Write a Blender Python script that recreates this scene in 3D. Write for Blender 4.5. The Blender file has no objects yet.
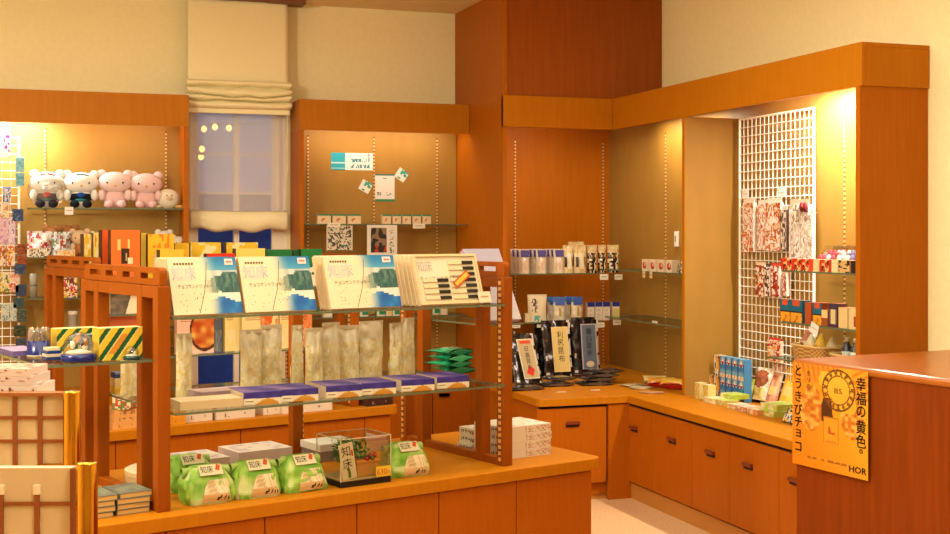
import bpy, math, random
from mathutils import Vector, Matrix

# ---------------------------------------------------------------- camera, sky, lights, exposure
SC = bpy.context.scene
COL = SC.collection
FPX, YAW, EYE, HOR = 1270.0, math.radians(19.1), 1.6, 232.0
cam = bpy.data.cameras.new('camera'); cam.sensor_width = 36.0; cam.lens = 36.0 * FPX / 950.0
cam.shift_y = -(267.0 - HOR) / 950.0; cam.clip_start = 0.05
camo = bpy.data.objects.new('camera', cam); COL.objects.link(camo)
camo.location = (0, 0, EYE); camo.rotation_euler = (math.pi / 2, 0, -YAW); SC.camera = camo

world = bpy.data.worlds.new('dusk'); SC.world = world; world.use_nodes = True
world.node_tree.nodes['Background'].inputs[0].default_value = (0.11, 0.125, 0.20, 1)
world.node_tree.nodes['Background'].inputs[1].default_value = 1.1

def area(name, loc, sx, sy, power, col=(1, .985, .80), rot=(0, 0, 0), spread=None):
    l = bpy.data.lights.new(name, 'AREA'); l.shape = 'RECTANGLE'; l.size = sx; l.size_y = sy
    l.energy = power; l.color = col
    if spread: l.spread = spread
    o = bpy.data.objects.new(name, l); COL.objects.link(o); o.location = loc; o.rotation_euler = rot
    return o
def pendant(name, loc, power, col=(1, .985, .80), r=.22):
    l = bpy.data.lights.new(name, 'POINT'); l.energy = power; l.color = col; l.shadow_soft_size = r
    o = bpy.data.objects.new(name, l); COL.objects.link(o); o.location = loc
pendant('pendant_light_left', (-1.5, 3.9, 2.65), 138)
pendant('pendant_light_right', (1.0, 1.4, 2.72), 62)
area('ceiling_light_shop', (0.8, 3.4, 3.06), 2.6, 2.6, 45)
area('ceiling_light_aisle', (2.2, 5.2, 3.06), 1.2, 1.2, 22)
area('ceiling_light_front', (-0.6, 6.0, 3.06), 2.0, 1.6, 40)

SC.view_settings.view_transform = 'Standard'; SC.view_settings.look = 'None'
SC.view_settings.exposure = 0.50; SC.view_settings.gamma = 1.0; SC.view_settings.use_curve_mapping = False
SC.cycles.max_bounces = 8; SC.cycles.diffuse_bounces = 4; SC.cycles.transparent_max_bounces = 24
SC.cycles.use_denoising = True; SC.cycles.sample_clamp_indirect = 6.0

# ---------------------------------------------------------------- small maths
SA, CA = math.sin(YAW), math.cos(YAW)
FWD, RGT = Vector((SA, CA, 0)), Vector((CA, -SA, 0))
def ray(px, py): return FWD + RGT * ((px - 475) / FPX) + Vector((0, 0, (HOR - py) / FPX))
def hit(px, py, p0, n):
    d = ray(px, py); o = Vector((0, 0, EYE)); t = (Vector(p0) - o).dot(Vector(n)) / d.dot(Vector(n)); return o + d * t
def hz(px, py, z): return hit(px, py, (0, 0, z), (0, 0, 1))
def hx(px, py, x): return hit(px, py, (x, 0, 0), (1, 0, 0))
def hy(px, py, y): return hit(px, py, (0, y, 0), (0, 1, 0))
ISA = math.radians(16.5)
I0 = Vector((2.305, 5.03, 0)); IS = Vector((math.cos(ISA), math.sin(ISA), 0)); IP = Vector((-math.sin(ISA), math.cos(ISA), 0))
def isl(s, p, z=0): return I0 + IS * s + IP * p + Vector((0, 0, z))
def hp(px, py, p):                                     # island coordinates (s, z) where a ray meets the plane p
    h = hit(px, py, isl(0, p), IP); return (h - I0).dot(IS), h.z
def hps(px, py, z):
    h = hz(px, py, z) - I0; return h.dot(IS), h.dot(IP)

def lin(c):
    def f(v):
        v = max(0., min(255., v)) / 255.0
        return v / 12.92 if v <= .04045 else ((v + .055) / 1.055) ** 2.4
    return (f(c[0]), f(c[1]), f(c[2]), 1.0)
def mixc(a, b, t): t = max(0, min(1, t)); return tuple(a[i] * (1 - t) + b[i] * t for i in range(3))
_p = list(range(256)); random.Random(5).shuffle(_p)
def vnoise(x, y, s=0):
    xi, yi = math.floor(x), math.floor(y); fx, fy = x - xi, y - yi
    fx, fy = fx * fx * (3 - 2 * fx), fy * fy * (3 - 2 * fy)
    def h(i, j): return _p[(_p[(i + s * 17) & 255] + j) & 255] / 255.0
    return (h(xi, yi) * (1 - fx) + h(xi + 1, yi) * fx) * (1 - fy) + (h(xi, yi + 1) * (1 - fx) + h(xi + 1, yi + 1) * fx) * fy

# ---------------------------------------------------------------- materials
def mat(name, col=None, rough=.5, metal=0., spec=.5, emit=None, estr=0., coat=0.):
    m = bpy.data.materials.new(name); m.use_nodes = True
    b = m.node_tree.nodes['Principled BSDF']
    if col is not None: b.inputs['Base Color'].default_value = lin(col)
    b.inputs['Roughness'].default_value = rough; b.inputs['Metallic'].default_value = metal
    b.inputs['Specular IOR Level'].default_value = spec
    b.inputs['Coat Weight'].default_value = coat
    if emit is not None:
        b.inputs['Emission Color'].default_value = lin(emit); b.inputs['Emission Strength'].default_value = estr
    return m
def noise_mat(name, c1, c2, scale=(1, 1, 1), nscale=5., rough=.4, detail=4., bump=0., spec=.5, lo=.3, hi=.7):
    m = mat(name, None, rough, spec=spec); nt = m.node_tree; N, L = nt.nodes, nt.links
    tc = N.new('ShaderNodeTexCoord'); mp = N.new('ShaderNodeMapping'); mp.inputs['Scale'].default_value = scale
    no = N.new('ShaderNodeTexNoise'); no.inputs['Scale'].default_value = nscale; no.inputs['Detail'].default_value = detail
    rp = N.new('ShaderNodeValToRGB'); rp.color_ramp.elements[0].position = lo; rp.color_ramp.elements[1].position = hi
    rp.color_ramp.elements[0].color = lin(c1); rp.color_ramp.elements[1].color = lin(c2)
    L.new(tc.outputs['Object'], mp.inputs[0]); L.new(mp.outputs[0], no.inputs['Vector']); L.new(no.outputs['Fac'], rp.inputs[0])
    L.new(rp.outputs[0], N['Principled BSDF'].inputs['Base Color'])
    if bump:
        bp = N.new('ShaderNodeBump'); bp.inputs['Strength'].default_value = bump; bp.inputs['Distance'].default_value = .01
        L.new(no.outputs['Fac'], bp.inputs['Height']); L.new(bp.outputs[0], N['Principled BSDF'].inputs['Normal'])
    return m
def print_mat(name, rough, spec=.5):
    m = mat(name, None, rough, spec=spec); nt = m.node_tree
    a = nt.nodes.new('ShaderNodeAttribute'); a.attribute_name = 'Col'
    k = nt.nodes.new('ShaderNodeMix'); k.data_type = 'RGBA'; k.blend_type = 'MULTIPLY'; k.inputs[0].default_value = 1.
    k.inputs[7].default_value = (.74, .73, .74, 1); nt.links.new(a.outputs['Color'], k.inputs[6])
    nt.links.new(k.outputs[2], nt.nodes['Principled BSDF'].inputs['Base Color']); return m
def clear_mat(name, tint=(1, 1, 1), gloss=.08, rough=.02, haze=0., hazecol=(255, 255, 255)):
    m = bpy.data.materials.new(name); m.use_nodes = True; nt = m.node_tree; N, L = nt.nodes, nt.links; N.clear()
    out = N.new('ShaderNodeOutputMaterial'); t = N.new('ShaderNodeBsdfTransparent'); t.inputs[0].default_value = (*tint, 1)
    g = N.new('ShaderNodeBsdfGlossy'); g.inputs['Roughness'].default_value = rough
    mx = N.new('ShaderNodeMixShader'); fr = N.new('ShaderNodeLayerWeight'); fr.inputs[0].default_value = .25
    ma = N.new('ShaderNodeMath'); ma.operation = 'MULTIPLY_ADD'; ma.inputs[1].default_value = .5 if gloss > .02 else .03; ma.inputs[2].default_value = gloss * .5
    L.new(fr.outputs['Fresnel'], ma.inputs[0]); L.new(ma.outputs[0], mx.inputs[0])
    first = t.outputs[0]
    if haze:
        d = N.new('ShaderNodeBsdfDiffuse'); d.inputs[0].default_value = lin(hazecol)
        tl = N.new('ShaderNodeBsdfTranslucent'); tl.inputs[0].default_value = lin(hazecol)
        ad = N.new('ShaderNodeMixShader'); ad.inputs[0].default_value = .35
        L.new(d.outputs[0], ad.inputs[1]); L.new(tl.outputs[0], ad.inputs[2])
        m2 = N.new('ShaderNodeMixShader'); m2.inputs[0].default_value = haze
        L.new(t.outputs[0], m2.inputs[1]); L.new(ad.outputs[0], m2.inputs[2]); first = m2.outputs[0]
    L.new(first, mx.inputs[1]); L.new(g.outputs[0], mx.inputs[2]); L.new(mx.outputs[0], out.inputs[0])
    return m

WOOD = noise_mat('orange_laminate', (174, 104, 10), (182, 110, 12), (9, 9, .7), 6., .42, spec=.10)
SIDEW = noise_mat('dim_side_laminate', (166, 90, 8), (174, 96, 10), (9, 9, .7), 6., .42, spec=.10)  # laminate copy, weaker light on the side faces put into its colour
FRAMEW = noise_mat('frame_wood', (140, 68, 8), (150, 74, 10), (9, 9, .7), 6., .4, spec=.12)
DOORW = noise_mat('low_light_laminate', (164, 83, 9), (171, 89, 11), (9, 9, .7), 6., .42, spec=.10)  # laminate copy reddened, with the redder low light painted in
PANEL = noise_mat('bay_back_panel', (152, 112, 46), (158, 118, 50), (3, 3, 1), 4., .5, spec=.25)
RED = noise_mat('shaded_laminate', (144, 70, 9), (156, 78, 12), (10, 10, .6), 4., .35, spec=.25)  # column wood darkened, the shade on its upper panel painted in
CHERRY = noise_mat('dark_cherry', (118, 50, 8), (134, 58, 11), (10, 10, .6), 4., .35, spec=.2)
REDTOP = noise_mat('cherry_top', (164, 90, 24), (174, 98, 28), (4, 4, 4), 3., .28)
CREAM = noise_mat('cream_wall', (243, 229, 180), (247, 234, 186), (1, 1, 1), 30., .85, spec=.2)
CEIL = mat('ceiling_paint', (236, 212, 166), .9, spec=.2)
FLOOR = noise_mat('speckled_floor', (196, 154, 108), (222, 182, 134), (1, 1, 1), 90., .55, detail=2., lo=.35, hi=.65)
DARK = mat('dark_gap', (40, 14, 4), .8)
STRIP = mat('slotted_strip', (224, 182, 116), .4, .3)
SLOT = mat('strip_slot', (116, 62, 22), .7)
STEEL = mat('shelf_steel', (190, 180, 160), .35, .8)
GRIDW = mat('white_wire', (250, 246, 236), .4)
BRASS = mat('polished_brass', (214, 150, 50), .12, 1.)
BRONZE = mat('brown_bar', (150, 84, 40), .35, .3)
FABRIC = noise_mat('linen_blind', (238, 224, 180), (246, 234, 192), (60, 60, 60), 4., .9, spec=.1)
BLACK = mat('black', (24, 20, 18), .35)
GLASS = clear_mat('shelf_glass', (.90, .95, .92), .06)
EDGE = mat('glass_edge', (96, 104, 78), .2)
PANE = clear_mat('window_glass', (.95, .97, 1.), .01)
CLEAR = clear_mat('clear_plastic', (.97, .97, .96), .10, .05)
BAGC = clear_mat('clear_bag', (.97, .97, .95), .16, .12, haze=.08)
SHEER = clear_mat('sheer_cloth', (.98, .97, .96), .0, .9, haze=.60, hazecol=(252, 244, 238))
PRINT = print_mat('printed_card', .5, .35)
GLOSS = print_mat('printed_film', .22, .5)
PLUSH = print_mat('plush_fabric', .95, .05)
LAMP = mat('lamp_tube', (255, 244, 220), .5, emit=(255, 236, 200), estr=9.)
BULB = mat('reflected_glow', (255, 220, 160), .5, emit=(255, 190, 100), estr=3.5)  # glow of reflected lamps, given to the added bulbs

# ---------------------------------------------------------------- mesh builder
_txt = {}
def glyphs(s):
    if s not in _txt:
        c = bpy.data.curves.new('t', 'FONT'); c.body = s; c.resolution_u = 2
        o = bpy.data.objects.new('t', c); COL.objects.link(o); bpy.context.view_layer.update()
        m = bpy.data.meshes.new_from_object(o.evaluated_get(bpy.context.evaluated_depsgraph_get()))
        vs = [v.co.copy() for v in m.vertices]; fs = [list(p.vertices) for p in m.polygons]
        x0 = min(v.x for v in vs); x1 = max(v.x for v in vs); y0 = min(v.y for v in vs); y1 = max(v.y for v in vs)
        _txt[s] = ([((v.x - x0), (v.y - y0)) for v in vs], fs, x1 - x0, y1 - y0)
        bpy.data.objects.remove(o); bpy.data.curves.remove(c); bpy.data.meshes.remove(m)
    return _txt[s]
class MB:
    def __init__(s): s.v, s.f, s.m, s.c, s.sm = [], [], [], [], []; s.X = Matrix.Identity(4); s.smooth = False
    def vert(s, p): s.v.append(tuple(s.X @ Vector(p))); return len(s.v) - 1
    def face(s, idx, m=0, c=(255, 255, 255)): s.f.append(tuple(idx)); s.m.append(m); s.c.append(c); s.sm.append(s.smooth)
    def poly(s, pts, m=0, c=(255, 255, 255)): s.face([s.vert(p) for p in pts], m, c)
    def box(s, x0, x1, y0, y1, z0, z1, m=0, c=(255, 255, 255), cf=None, ct=None):
        i = [s.vert(p) for p in ((x0, y0, z0), (x1, y0, z0), (x1, y1, z0), (x0, y1, z0), (x0, y0, z1), (x1, y0, z1), (x1, y1, z1), (x0, y1, z1))]
        for q, cc in (((0, 3, 2, 1), c), ((4, 5, 6, 7), ct or c), ((0, 1, 5, 4), cf or c), ((1, 2, 6, 5), c), ((2, 3, 7, 6), c), ((3, 0, 4, 7), c)):
            s.face([i[k] for k in q], m, cc)
    def prism(s, poly, a, b, ax='y', m=0, c=(255, 255, 255)):     # poly in the other two axes
        def P(u, w, t): return {'x': (t, u, w), 'y': (u, t, w), 'z': (u, w, t)}[ax]
        n = len(poly); A = [s.vert(P(u, w, a)) for u, w in poly]; B = [s.vert(P(u, w, b)) for u, w in poly]
        s.face(A[::-1], m, c); s.face(B, m, c)
        for k in range(n): s.face((A[k], A[(k + 1) % n], B[(k + 1) % n], B[k]), m, c)
    def lathe(s, prof, cx=0, cy=0, n=20, m=0, c=(255, 255, 255), cols=None, ang=2 * math.pi):
        R = []
        for r, z in prof: R.append([s.vert((cx + r * math.cos(ang * k / n), cy + r * math.sin(ang * k / n), z)) for k in range(n)])
        for j in range(len(R) - 1):
            for k in range(n): s.face((R[j][k], R[j][(k + 1) % n], R[j + 1][(k + 1) % n], R[j + 1][k]), m, cols[j] if cols else c)
        s.face(R[0][::-1], m, cols[0] if cols else c); s.face(R[-1], m, cols[-1] if cols else c)
    def tube(s, a, b, r, n=8, m=0, c=(255, 255, 255)):
        a, b = Vector(a), Vector(b); d = (b - a).normalized()
        u = d.orthogonal().normalized(); w = d.cross(u)
        A = [s.vert(a + (u * math.cos(2 * math.pi * k / n) + w * math.sin(2 * math.pi * k / n)) * r) for k in range(n)]
        B = [s.vert(b + (u * math.cos(2 * math.pi * k / n) + w * math.sin(2 * math.pi * k / n)) * r) for k in range(n)]
        for k in range(n): s.face((A[k], A[(k + 1) % n], B[(k + 1) % n], B[k]), m, c)
        s.face(A[::-1], m, c); s.face(B, m, c)
    def ell(s, c0, r, n=16, k=10, m=0, c=(255, 255, 255), fc=None):
        rows = []
        for j in range(1, k):
            t = math.pi * j / k
            rows.append([s.vert((c0[0] + r[0] * math.sin(t) * math.cos(2 * math.pi * i / n), c0[1] + r[1] * math.sin(t) * math.sin(2 * math.pi * i / n), c0[2] - r[2] * math.cos(t))) for i in range(n)])
        lo = s.vert((c0[0], c0[1], c0[2] - r[2])); hi = s.vert((c0[0], c0[1], c0[2] + r[2]))
        for i in range(n):
            s.face((lo, rows[0][(i + 1) % n], rows[0][i]), m, c); s.face((hi, rows[-1][i], rows[-1][(i + 1) % n]), m, c)
            for j in range(k - 2): s.face((rows[j][i], rows[j][(i + 1) % n], rows[j + 1][(i + 1) % n], rows[j + 1][i]), m, fc(i / n, j / k) if fc else c)
    def grid(s, P, nu, nv, m=0, c=None, wrap=False):              # P(u, v) -> point, c(u, v) -> colour
        V = [[s.vert(P(i / nu, j / nv)) for i in range(nu + (0 if wrap else 1))] for j in range(nv + 1)]
        for j in range(nv):
            for i in range(nu):
                q = (V[j][i], V[j][(i + 1) % nu if wrap else i + 1], V[j + 1][(i + 1) % nu if wrap else i + 1], V[j + 1][i])
                s.face(q, m, c((i + .5) / nu, (j + .5) / nv) if callable(c) else (c or (255, 255, 255)))
    def art(s, o, du, dv, nu, nv, f, m=0):
        o, du, dv = Vector(o), Vector(du), Vector(dv); s.grid(lambda u, v: o + du * u + dv * v, nu, nv, m, f)
    def text(s, t, o, du, dv, h, c, m=0, fit=None):               # du, dv unit vectors; h = em height; fit = total width
        o, du, dv = Vector(o), Vector(du), Vector(dv)
        vs, fs, w, hh = glyphs(t); kx = (fit / w) if fit else h
        b = len(s.v)
        for x, y in vs: s.vert(o + du * (x * kx) + dv * (y * h))
        for f in fs: s.face([b + i for i in f], m, c)
    def vtext(s, t, o, du, dv, h, c, m=0, gap=1.08):              # vertical writing downwards, o = top centre
        o, du, dv = Vector(o), Vector(du), Vector(dv); y = 0
        for ch in t:
            vs, fs, w, hh = glyphs('|' if ch == 'ー' else ch); b = len(s.v)
            for x, yy in vs: s.vert(o + du * ((x - w / 2) * h) + dv * ((yy - hh - .1) * h - y))
            for f in fs: s.face([b + i for i in f], m, c)
            y += h * gap if ch not in '。' else h * .6
    def strip(s, pts, w, o, du, dv, c, m=0):                      # thin drawn line in the plane o, du, dv
        o, du, dv = Vector(o), Vector(du), Vector(dv)
        for (a, b) in zip(pts[:-1], pts[1:]):
            d = Vector((b[0] - a[0], b[1] - a[1])); 
            if d.length == 0: continue
            n = Vector((-d.y, d.x)).normalized() * w / 2
            s.poly([o + du * (q[0] + k * n.x) + dv * (q[1] + k * n.y) for q, k in ((a, -1), (b, -1), (b, 1), (a, 1))], m, c)
def obj(name, mb, mats, parent=None, bev=0., loc=None, sub=0):
    me = bpy.data.meshes.new(name); me.from_pydata(mb.v, [], mb.f); 
    for m in (mats if isinstance(mats, (list, tuple)) else [mats]): me.materials.append(m)
    me.polygons.foreach_set('material_index', mb.m); me.polygons.foreach_set('use_smooth', mb.sm)
    ca = me.color_attributes.new('Col', 'FLOAT_COLOR', 'CORNER'); buf = []
    cache = {}
    for f, c in zip(mb.f, mb.c):
        if c not in cache: cache[c] = lin(c)
        buf.extend(cache[c] * len(f))
    ca.data.foreach_set('color', buf); me.update()
    o = bpy.data.objects.new(name, me); COL.objects.link(o)
    if parent: o.parent = parent
    if loc: o.location = loc
    if bev:
        b = o.modifiers.new('bevel', 'BEVEL'); b.width = bev; b.segments = 2; b.limit_method = 'ANGLE'; b.angle_limit = math.radians(50)
    if sub:
        q = o.modifiers.new('sub', 'SUBSURF'); q.levels = sub; q.render_levels = sub
    return o
def tag(o, label, cat, group=None, kind=None):
    o['label'] = label; o['category'] = cat
    if group: o['group'] = group
    if kind: o['kind'] = kind
    return o
def thing(name, label, cat, loc=(0, 0, 0), rz=0., group=None, tilt=0.):
    o = bpy.data.objects.new(name, None); COL.objects.link(o); o.empty_display_size = .05
    o.location = loc; o.rotation_euler = (tilt, 0, rz); return tag(o, label, cat, group)
def dup(src, label, loc=None, rz=None, group=None):
    def cp(o, par):
        c = o.copy(); COL.objects.link(c)
        if par: c.parent = par
        for ch in list(o.children): cp(ch, c)
        return c
    c = cp(src, None); c['label'] = label
    if loc is not None: c.location = loc
    if rz is not None: c.rotation_euler = (c.rotation_euler[0], 0, rz)
    if group: c['group'] = group
    return c
def struct(name, mb, mats, parent=None, bev=0.):
    o = obj(name, mb, mats, parent, bev)
    if parent is None: o['kind'] = 'structure'
    return o
def simple(name, label, cat, mb, mats, loc=(0, 0, 0), rz=0., group=None, bev=0., tilt=0.):
    o = obj(name, mb, mats, None, bev); o.location = loc; o.rotation_euler = (tilt, 0, rz); return tag(o, label, cat, group)

# ---------------------------------------------------------------- the room
XW, YW, ZC = 4.058, 8.794, 3.189
m = MB(); m.box(-4, XW + .1, -4, YW + .1, -.1, 0); struct('floor', m, FLOOR)
m = MB(); m.box(-4, XW + .1, -4, YW + .1, ZC, ZC + .1); struct('ceiling', m, CEIL)
WX0, WX1, WZ0, WZ1 = 1.001, 1.658, .456, 2.68
m = MB()
m.box(-4, WX0, YW, YW + .1, 0, ZC); m.box(WX1, XW + .1, YW, YW + .1, 0, ZC)
m.box(WX0, WX1, YW, YW + .1, 0, WZ0); m.box(WX0, WX1, YW, YW + .1, WZ1, ZC); struct('wall_back', m, CREAM)
m = MB(); m.box(XW, XW + .1, -4, YW, 0, ZC); struct('wall_right', m, CREAM)
m = MB(); m.box(-4.1, -4, -4, YW, 0, ZC); struct('wall_left', m, CREAM)
m = MB(); m.box(-4, XW, -4.1, -4, 0, ZC); struct('wall_front', m, CREAM)
# window: frame, mullion, rails, pane
win = bpy.data.objects.new('window_1', None); COL.objects.link(win); win['kind'] = 'structure'
WF = mat('window_frame', (244, 228, 204), .5)
m = MB(); a, b = YW + .02, YW + .07
m.box(WX0, WX0 + .05, a, b, WZ0, WZ1); m.box(WX1 - .10, WX1, a, b, WZ0, WZ1); m.box(WX0, WX1, a, b, WZ0, WZ0 + .05); m.box(WX0, WX1, a, b, WZ1 - .06, WZ1)
xm = hy(237, 170, YW).x; m.box(xm - .018, xm + .018, a, b, WZ0, WZ1)
for py in (154, 193, 300):
    z = hy(237, py, YW).z; m.box(WX0, WX1, a + .01, b - .01, z - .008, z + .008)
struct('window_frame', m, WF, win)
m = MB(); m.box(WX0, WX1, YW + .042, YW + .048, WZ0, WZ1); struct('window_pane', m, PANE, win)
# bulbs added outside in place of reflected lamps, and a facade
t = thing('reflection_bulbs', 'five small glowing bulbs added outside the window in place of reflected lamps', 'lights', hy(204, 129, 9.43))
o0 = t.location.copy()
m = MB()
for pts in (((176, 121), (204, 126.3), (215, 124), (229, 125), (300, 121)), ((176, 141), (202, 146), (201, 154))):
    w = [hy(px, py, 9.43) - o0 for px, py in pts]
    for p_, q_ in zip(w[:-1], w[1:]): m.tube(p_, q_, .004, 5)
for px, py in ((176, 121), (300, 121), (176, 141)):
    q = hy(px, py, 9.43) - o0; m.tube(q, (q.x, YW + .095 - o0.y, q.z), .004, 5)
obj('cable', m, BLACK, t)  # made-up cable carrying the added bulbs
for px, py in ((204, 129), (215, 127), (229, 128), (202, 149), (201, 157)):
    m = MB(); m.smooth = True; m.ell(hy(px, py, 9.43) - o0, (.021, .021, .024), 10, 8); obj('bulb', m, BULB, t)
m = MB(); BL = noise_mat('dusk_facade', (60, 70, 110), (90, 108, 160), (1, 1, 1), 1.2, .8)
m.box(-4, 12, 20, 21, -3, 2.2)
for k in range(9): m.box(-2 + k * 1.3, -1.5 + k * 1.3, 19.95, 20, .3, 1.5)
struct('outside_facade', m, BL)

# blinds
def blind():
    t = thing('roman_blind', 'cream roman blind with gathered folds hanging above the window', 'blind', (0, 0, 0))
    y0 = 8.656
    xa, xb = hy(186, 50, y0).x, hy(289, 50, y0).x
    zf = hy(237, 83, y0).z; zb = hy(237, 110, y0).z
    rr = random.Random(3)
    m = MB(); m.smooth = True
    def P(u, v):
        z = ZC - .02 - (ZC - .02 - zf) * v
        return (xa + .01 + (xb - xa - .02) * u, y0 - .012 * math.sin(math.pi * v) * (1 + .5 * math.sin(u * 5)) - .03 * v ** 8, z)
    m.grid(P, 24, 24); obj('drop', m, FABRIC, t).modifiers.new('s', 'SOLIDIFY').thickness = .003
    m = MB(); m.smooth = True
    def Q(u, v):
        k = v * 4; ph = k % 1.0
        out = .075 * (1 - (2 * ph - 1) ** 2) ** .7
        sag = .018 * math.sin(math.pi * u) * math.sin(k * 2 + 1) + .014 * (vnoise(u * 7, k * 1.3, 2) - .5)
        w = .012 * (1 - abs(2 * u - 1) ** 6)
        return (xa - .004 + (xb - xa + .008) * u, y0 - .02 - out - .012 * vnoise(u * 9, v * 12, 4), zf + .01 - (zf - zb) * v + sag * math.sin(math.pi * min(1, v * 1.05)) - w * v)
    m.grid(Q, 44, 40); obj('gathered_folds', m, FABRIC, t).modifiers.new('s', 'SOLIDIFY').thickness = .003
    m = MB(); m.box(xa + .005, xb - .005, y0 - .06, y0 - .03, zb - .03, zb + .004); obj('hem_bar', m, FABRIC, t, .004)
    m = MB(); m.box(hy(266, 2, 8.688).x, hy(303, 2, 8.688).x, 8.582, 8.730, ZC - .03, ZC); m.box(xa, hy(303, 2, 8.688).x, 8.624, 8.688, ZC - .025, ZC); obj('head_rail', m, mat('rail_brown', (120, 74, 30), .5), t)
    m = MB(); xc = hy(288, 150, 8.582).x; m.tube((xc, 8.603, zb), (xc, 8.603, hy(288, 165, 8.603).z), .003, 6); m.tube((xc, 8.603, hy(288, 165, 8.603).z), (xc, 8.603, hy(288, 174, 8.603).z), .008, 8); obj('cord', m, FABRIC, t)
    t = thing('sheer_blind', 'translucent sheer roman blind with a cream gathered hem over the window', 'blind', (0, 0, 0))
    y1 = 8.709; xa, xb = hy(190, 150, y1).x, hy(286, 150, y1).x; zt = hy(237, 108, y1).z; zs = hy(237, 213, y1).z; ze = hy(237, 229, y1).z
    m = MB(); m.smooth = True
    m.grid(lambda u, v: (xa + (xb - xa) * u, y1 + .012 * math.sin(u * 60) * max(0, abs(2 * u - 1) - .78) * 4, zt + (zs - zt) * v), 80, 6); obj('sheer_panel', m, SHEER, t)
    m = MB(); m.smooth = True
    def R(u, v):
        out = .05 * (1 - (2 * v - 1) ** 2) ** .6
        return (xa - .003 + (xb - xa + .006) * u, y1 - out - .012 * vnoise(u * 8, v * 3, 6), zs + .012 + (ze - zs - .012) * v + .010 * math.sin(u * 17) * v - .012 * math.sin(math.pi * u) * v + .008 * (vnoise(u * 9, 3, 1) - .5))
    m.grid(R, 50, 14); obj('gathered_hem', m, FABRIC, t).modifiers.new('s', 'SOLIDIFY').thickness = .004
blind()

# ---------------------------------------------------------------- wall fixtures
HT, HB, CT = 2.495, 2.289, .62
def standard(parent, x, y, z0, z1, face):                        # slotted metal upright; face = outward normal axis
    m = MB(); n = int((z1 - z0) / .025)
    w = .0048
    for k in range(n):
        a = z0 + k * .025
        for (p, q, c) in ((a, a + .014, 0), (a + .014, a + .025, 1)):
            if face == 'y': m.box(x - w, x + w, y - .006, y, p, q, c)
            else: m.box(x - .006, x, y - w, y + w, p, q, c)
    return obj('shelf_standard', m, [STRIP, SLOT], parent)
def glass_shelf(parent, x0, x1, y0, y1, z, t=.008, name='glass_shelf'):
    m = MB(); m.box(x0, x1, y0, y1, z - t, z, 0)
    for k in range(len(m.f)):
        if k >= 2: m.m[k] = 1
    return obj(name, m, [GLASS, EDGE], parent)

# left bay
def left_unit():
    t = thing('wall_shelving', 'long orange shelving bay against the back wall beside the window', 'shelving', (0, 0, 0))
    x0, x1, y0 = -2.2, .949, 8.455
    m = MB(); m.box(x0, x1, y0, y0 + .022, HB, HT); m.box(x0, x1, y0 + .022, YW - .005, HT - .02, HT); m.box(x0 if x0 > 0 else x1 - .03, (x0 if x0 > 0 else x1 - .03) + .03, y0 + .022, YW - .005, HB, HT - .02); obj('header', m, WOOD, t)
    m = MB(); m.box(x0, x1 - .03, 8.751, YW - .005, 0, HT - .021); obj('back_panel', m, PANEL, t)
    m = MB(); m.box(x1 - .03, x1, y0 + .01, YW - .005, 0, HB); obj('side_panel', m, SIDEW, t)
    m = MB(); m.box(x0, x1 - .03, y0 + .01, 8.751, 0, .58); obj('base_cabinet', m, WOOD, t)
    for px in (45, 166): standard(t, hy(px, 180, 8.751).x, 8.751, .6, HB, 'y')
    for z in (1.7536, 1.441, 1.1815): glass_shelf(t, hy(27, 208, 8.476).x, x1 - .035, 8.476, 8.741, z)
    m = MB(); m.box(x0 + .1, x1 - .1, 8.518, 8.555, HB + .05, HB + .085); obj('lamp_tube', m, LAMP, t)
    area('left_bay_lamp', (-.3, 8.571, HB + .04), .7, .05, 16, (1, 1, .97), (math.radians(12), 0, 0))
left_unit()
def mid_unit():
    t = thing('wall_shelving', 'narrow orange shelving bay between the window and the column', 'shelving', (0, 0, 0))
    x0, x1, y0 = 1.681, 2.886, 8.455
    m = MB(); m.box(x0, x1, y0, y0 + .022, HB, HT); m.box(x0, x1, y0 + .022, YW - .005, HT - .02, HT); m.box(x0 if x0 > 0 else x1 - .03, (x0 if x0 > 0 else x1 - .03) + .03, y0 + .022, YW - .005, HB, HT - .02); obj('header', m, WOOD, t)
    m = MB(); m.box(x0 + .03, x1, 8.751, YW - .005, 0, HT - .021); obj('back_panel', m, PANEL, t)
    m = MB(); m.box(x0, x0 + .03, y0 + .01, YW - .005, 0, HB); obj('side_panel', m, SIDEW, t)
    m = MB(); m.box(x0 + .03, x1, y0 + .01, 8.751, 0, .60); obj('base_cabinet', m, WOOD, t)
    xs = [x0 + .05, hy(432, 400, y0).x, hy(477.5, 400, y0).x - .006]
    for a, b in zip(xs[:-1], xs[1:]):
        m = MB(); m.box(a + .003, b - .003, y0 - .012, y0 + .009, .06, .585); d = obj('door', m, DOORW, t, .002)
        m = MB(); hx_ = hy(445, 407, y0 - .012).x if b > 2.4 else (a + b) / 2; m.box(hx_ - .045, hx_ + .03, y0 - .03, y0 - .012, .455, .475); obj('handle', m, mat('dark_handle', (60, 24, 8), .4), d)
    for px in (308, 374, 437): standard(t, hy(px, 180, 8.751).x, 8.751, .7, HB, 'y')
    for z in (hy(380, 224, 8.476).z, hy(400, 316, 8.476).z): glass_shelf(t, x0 + .035, x1 - .01, 8.476, 8.741, z)
    m = MB(); m.box(x0 + .1, x1 - .1, 8.518, 8.555, HB + .05, HB + .085); obj('lamp_tube', m, LAMP, t)
    area('middle_bay_lamp', (2.28, 8.571, HB + .04), 1.0, .05, 1.4, (1, .96, .86), (math.radians(12), 0, 0))
mid_unit()
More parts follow.
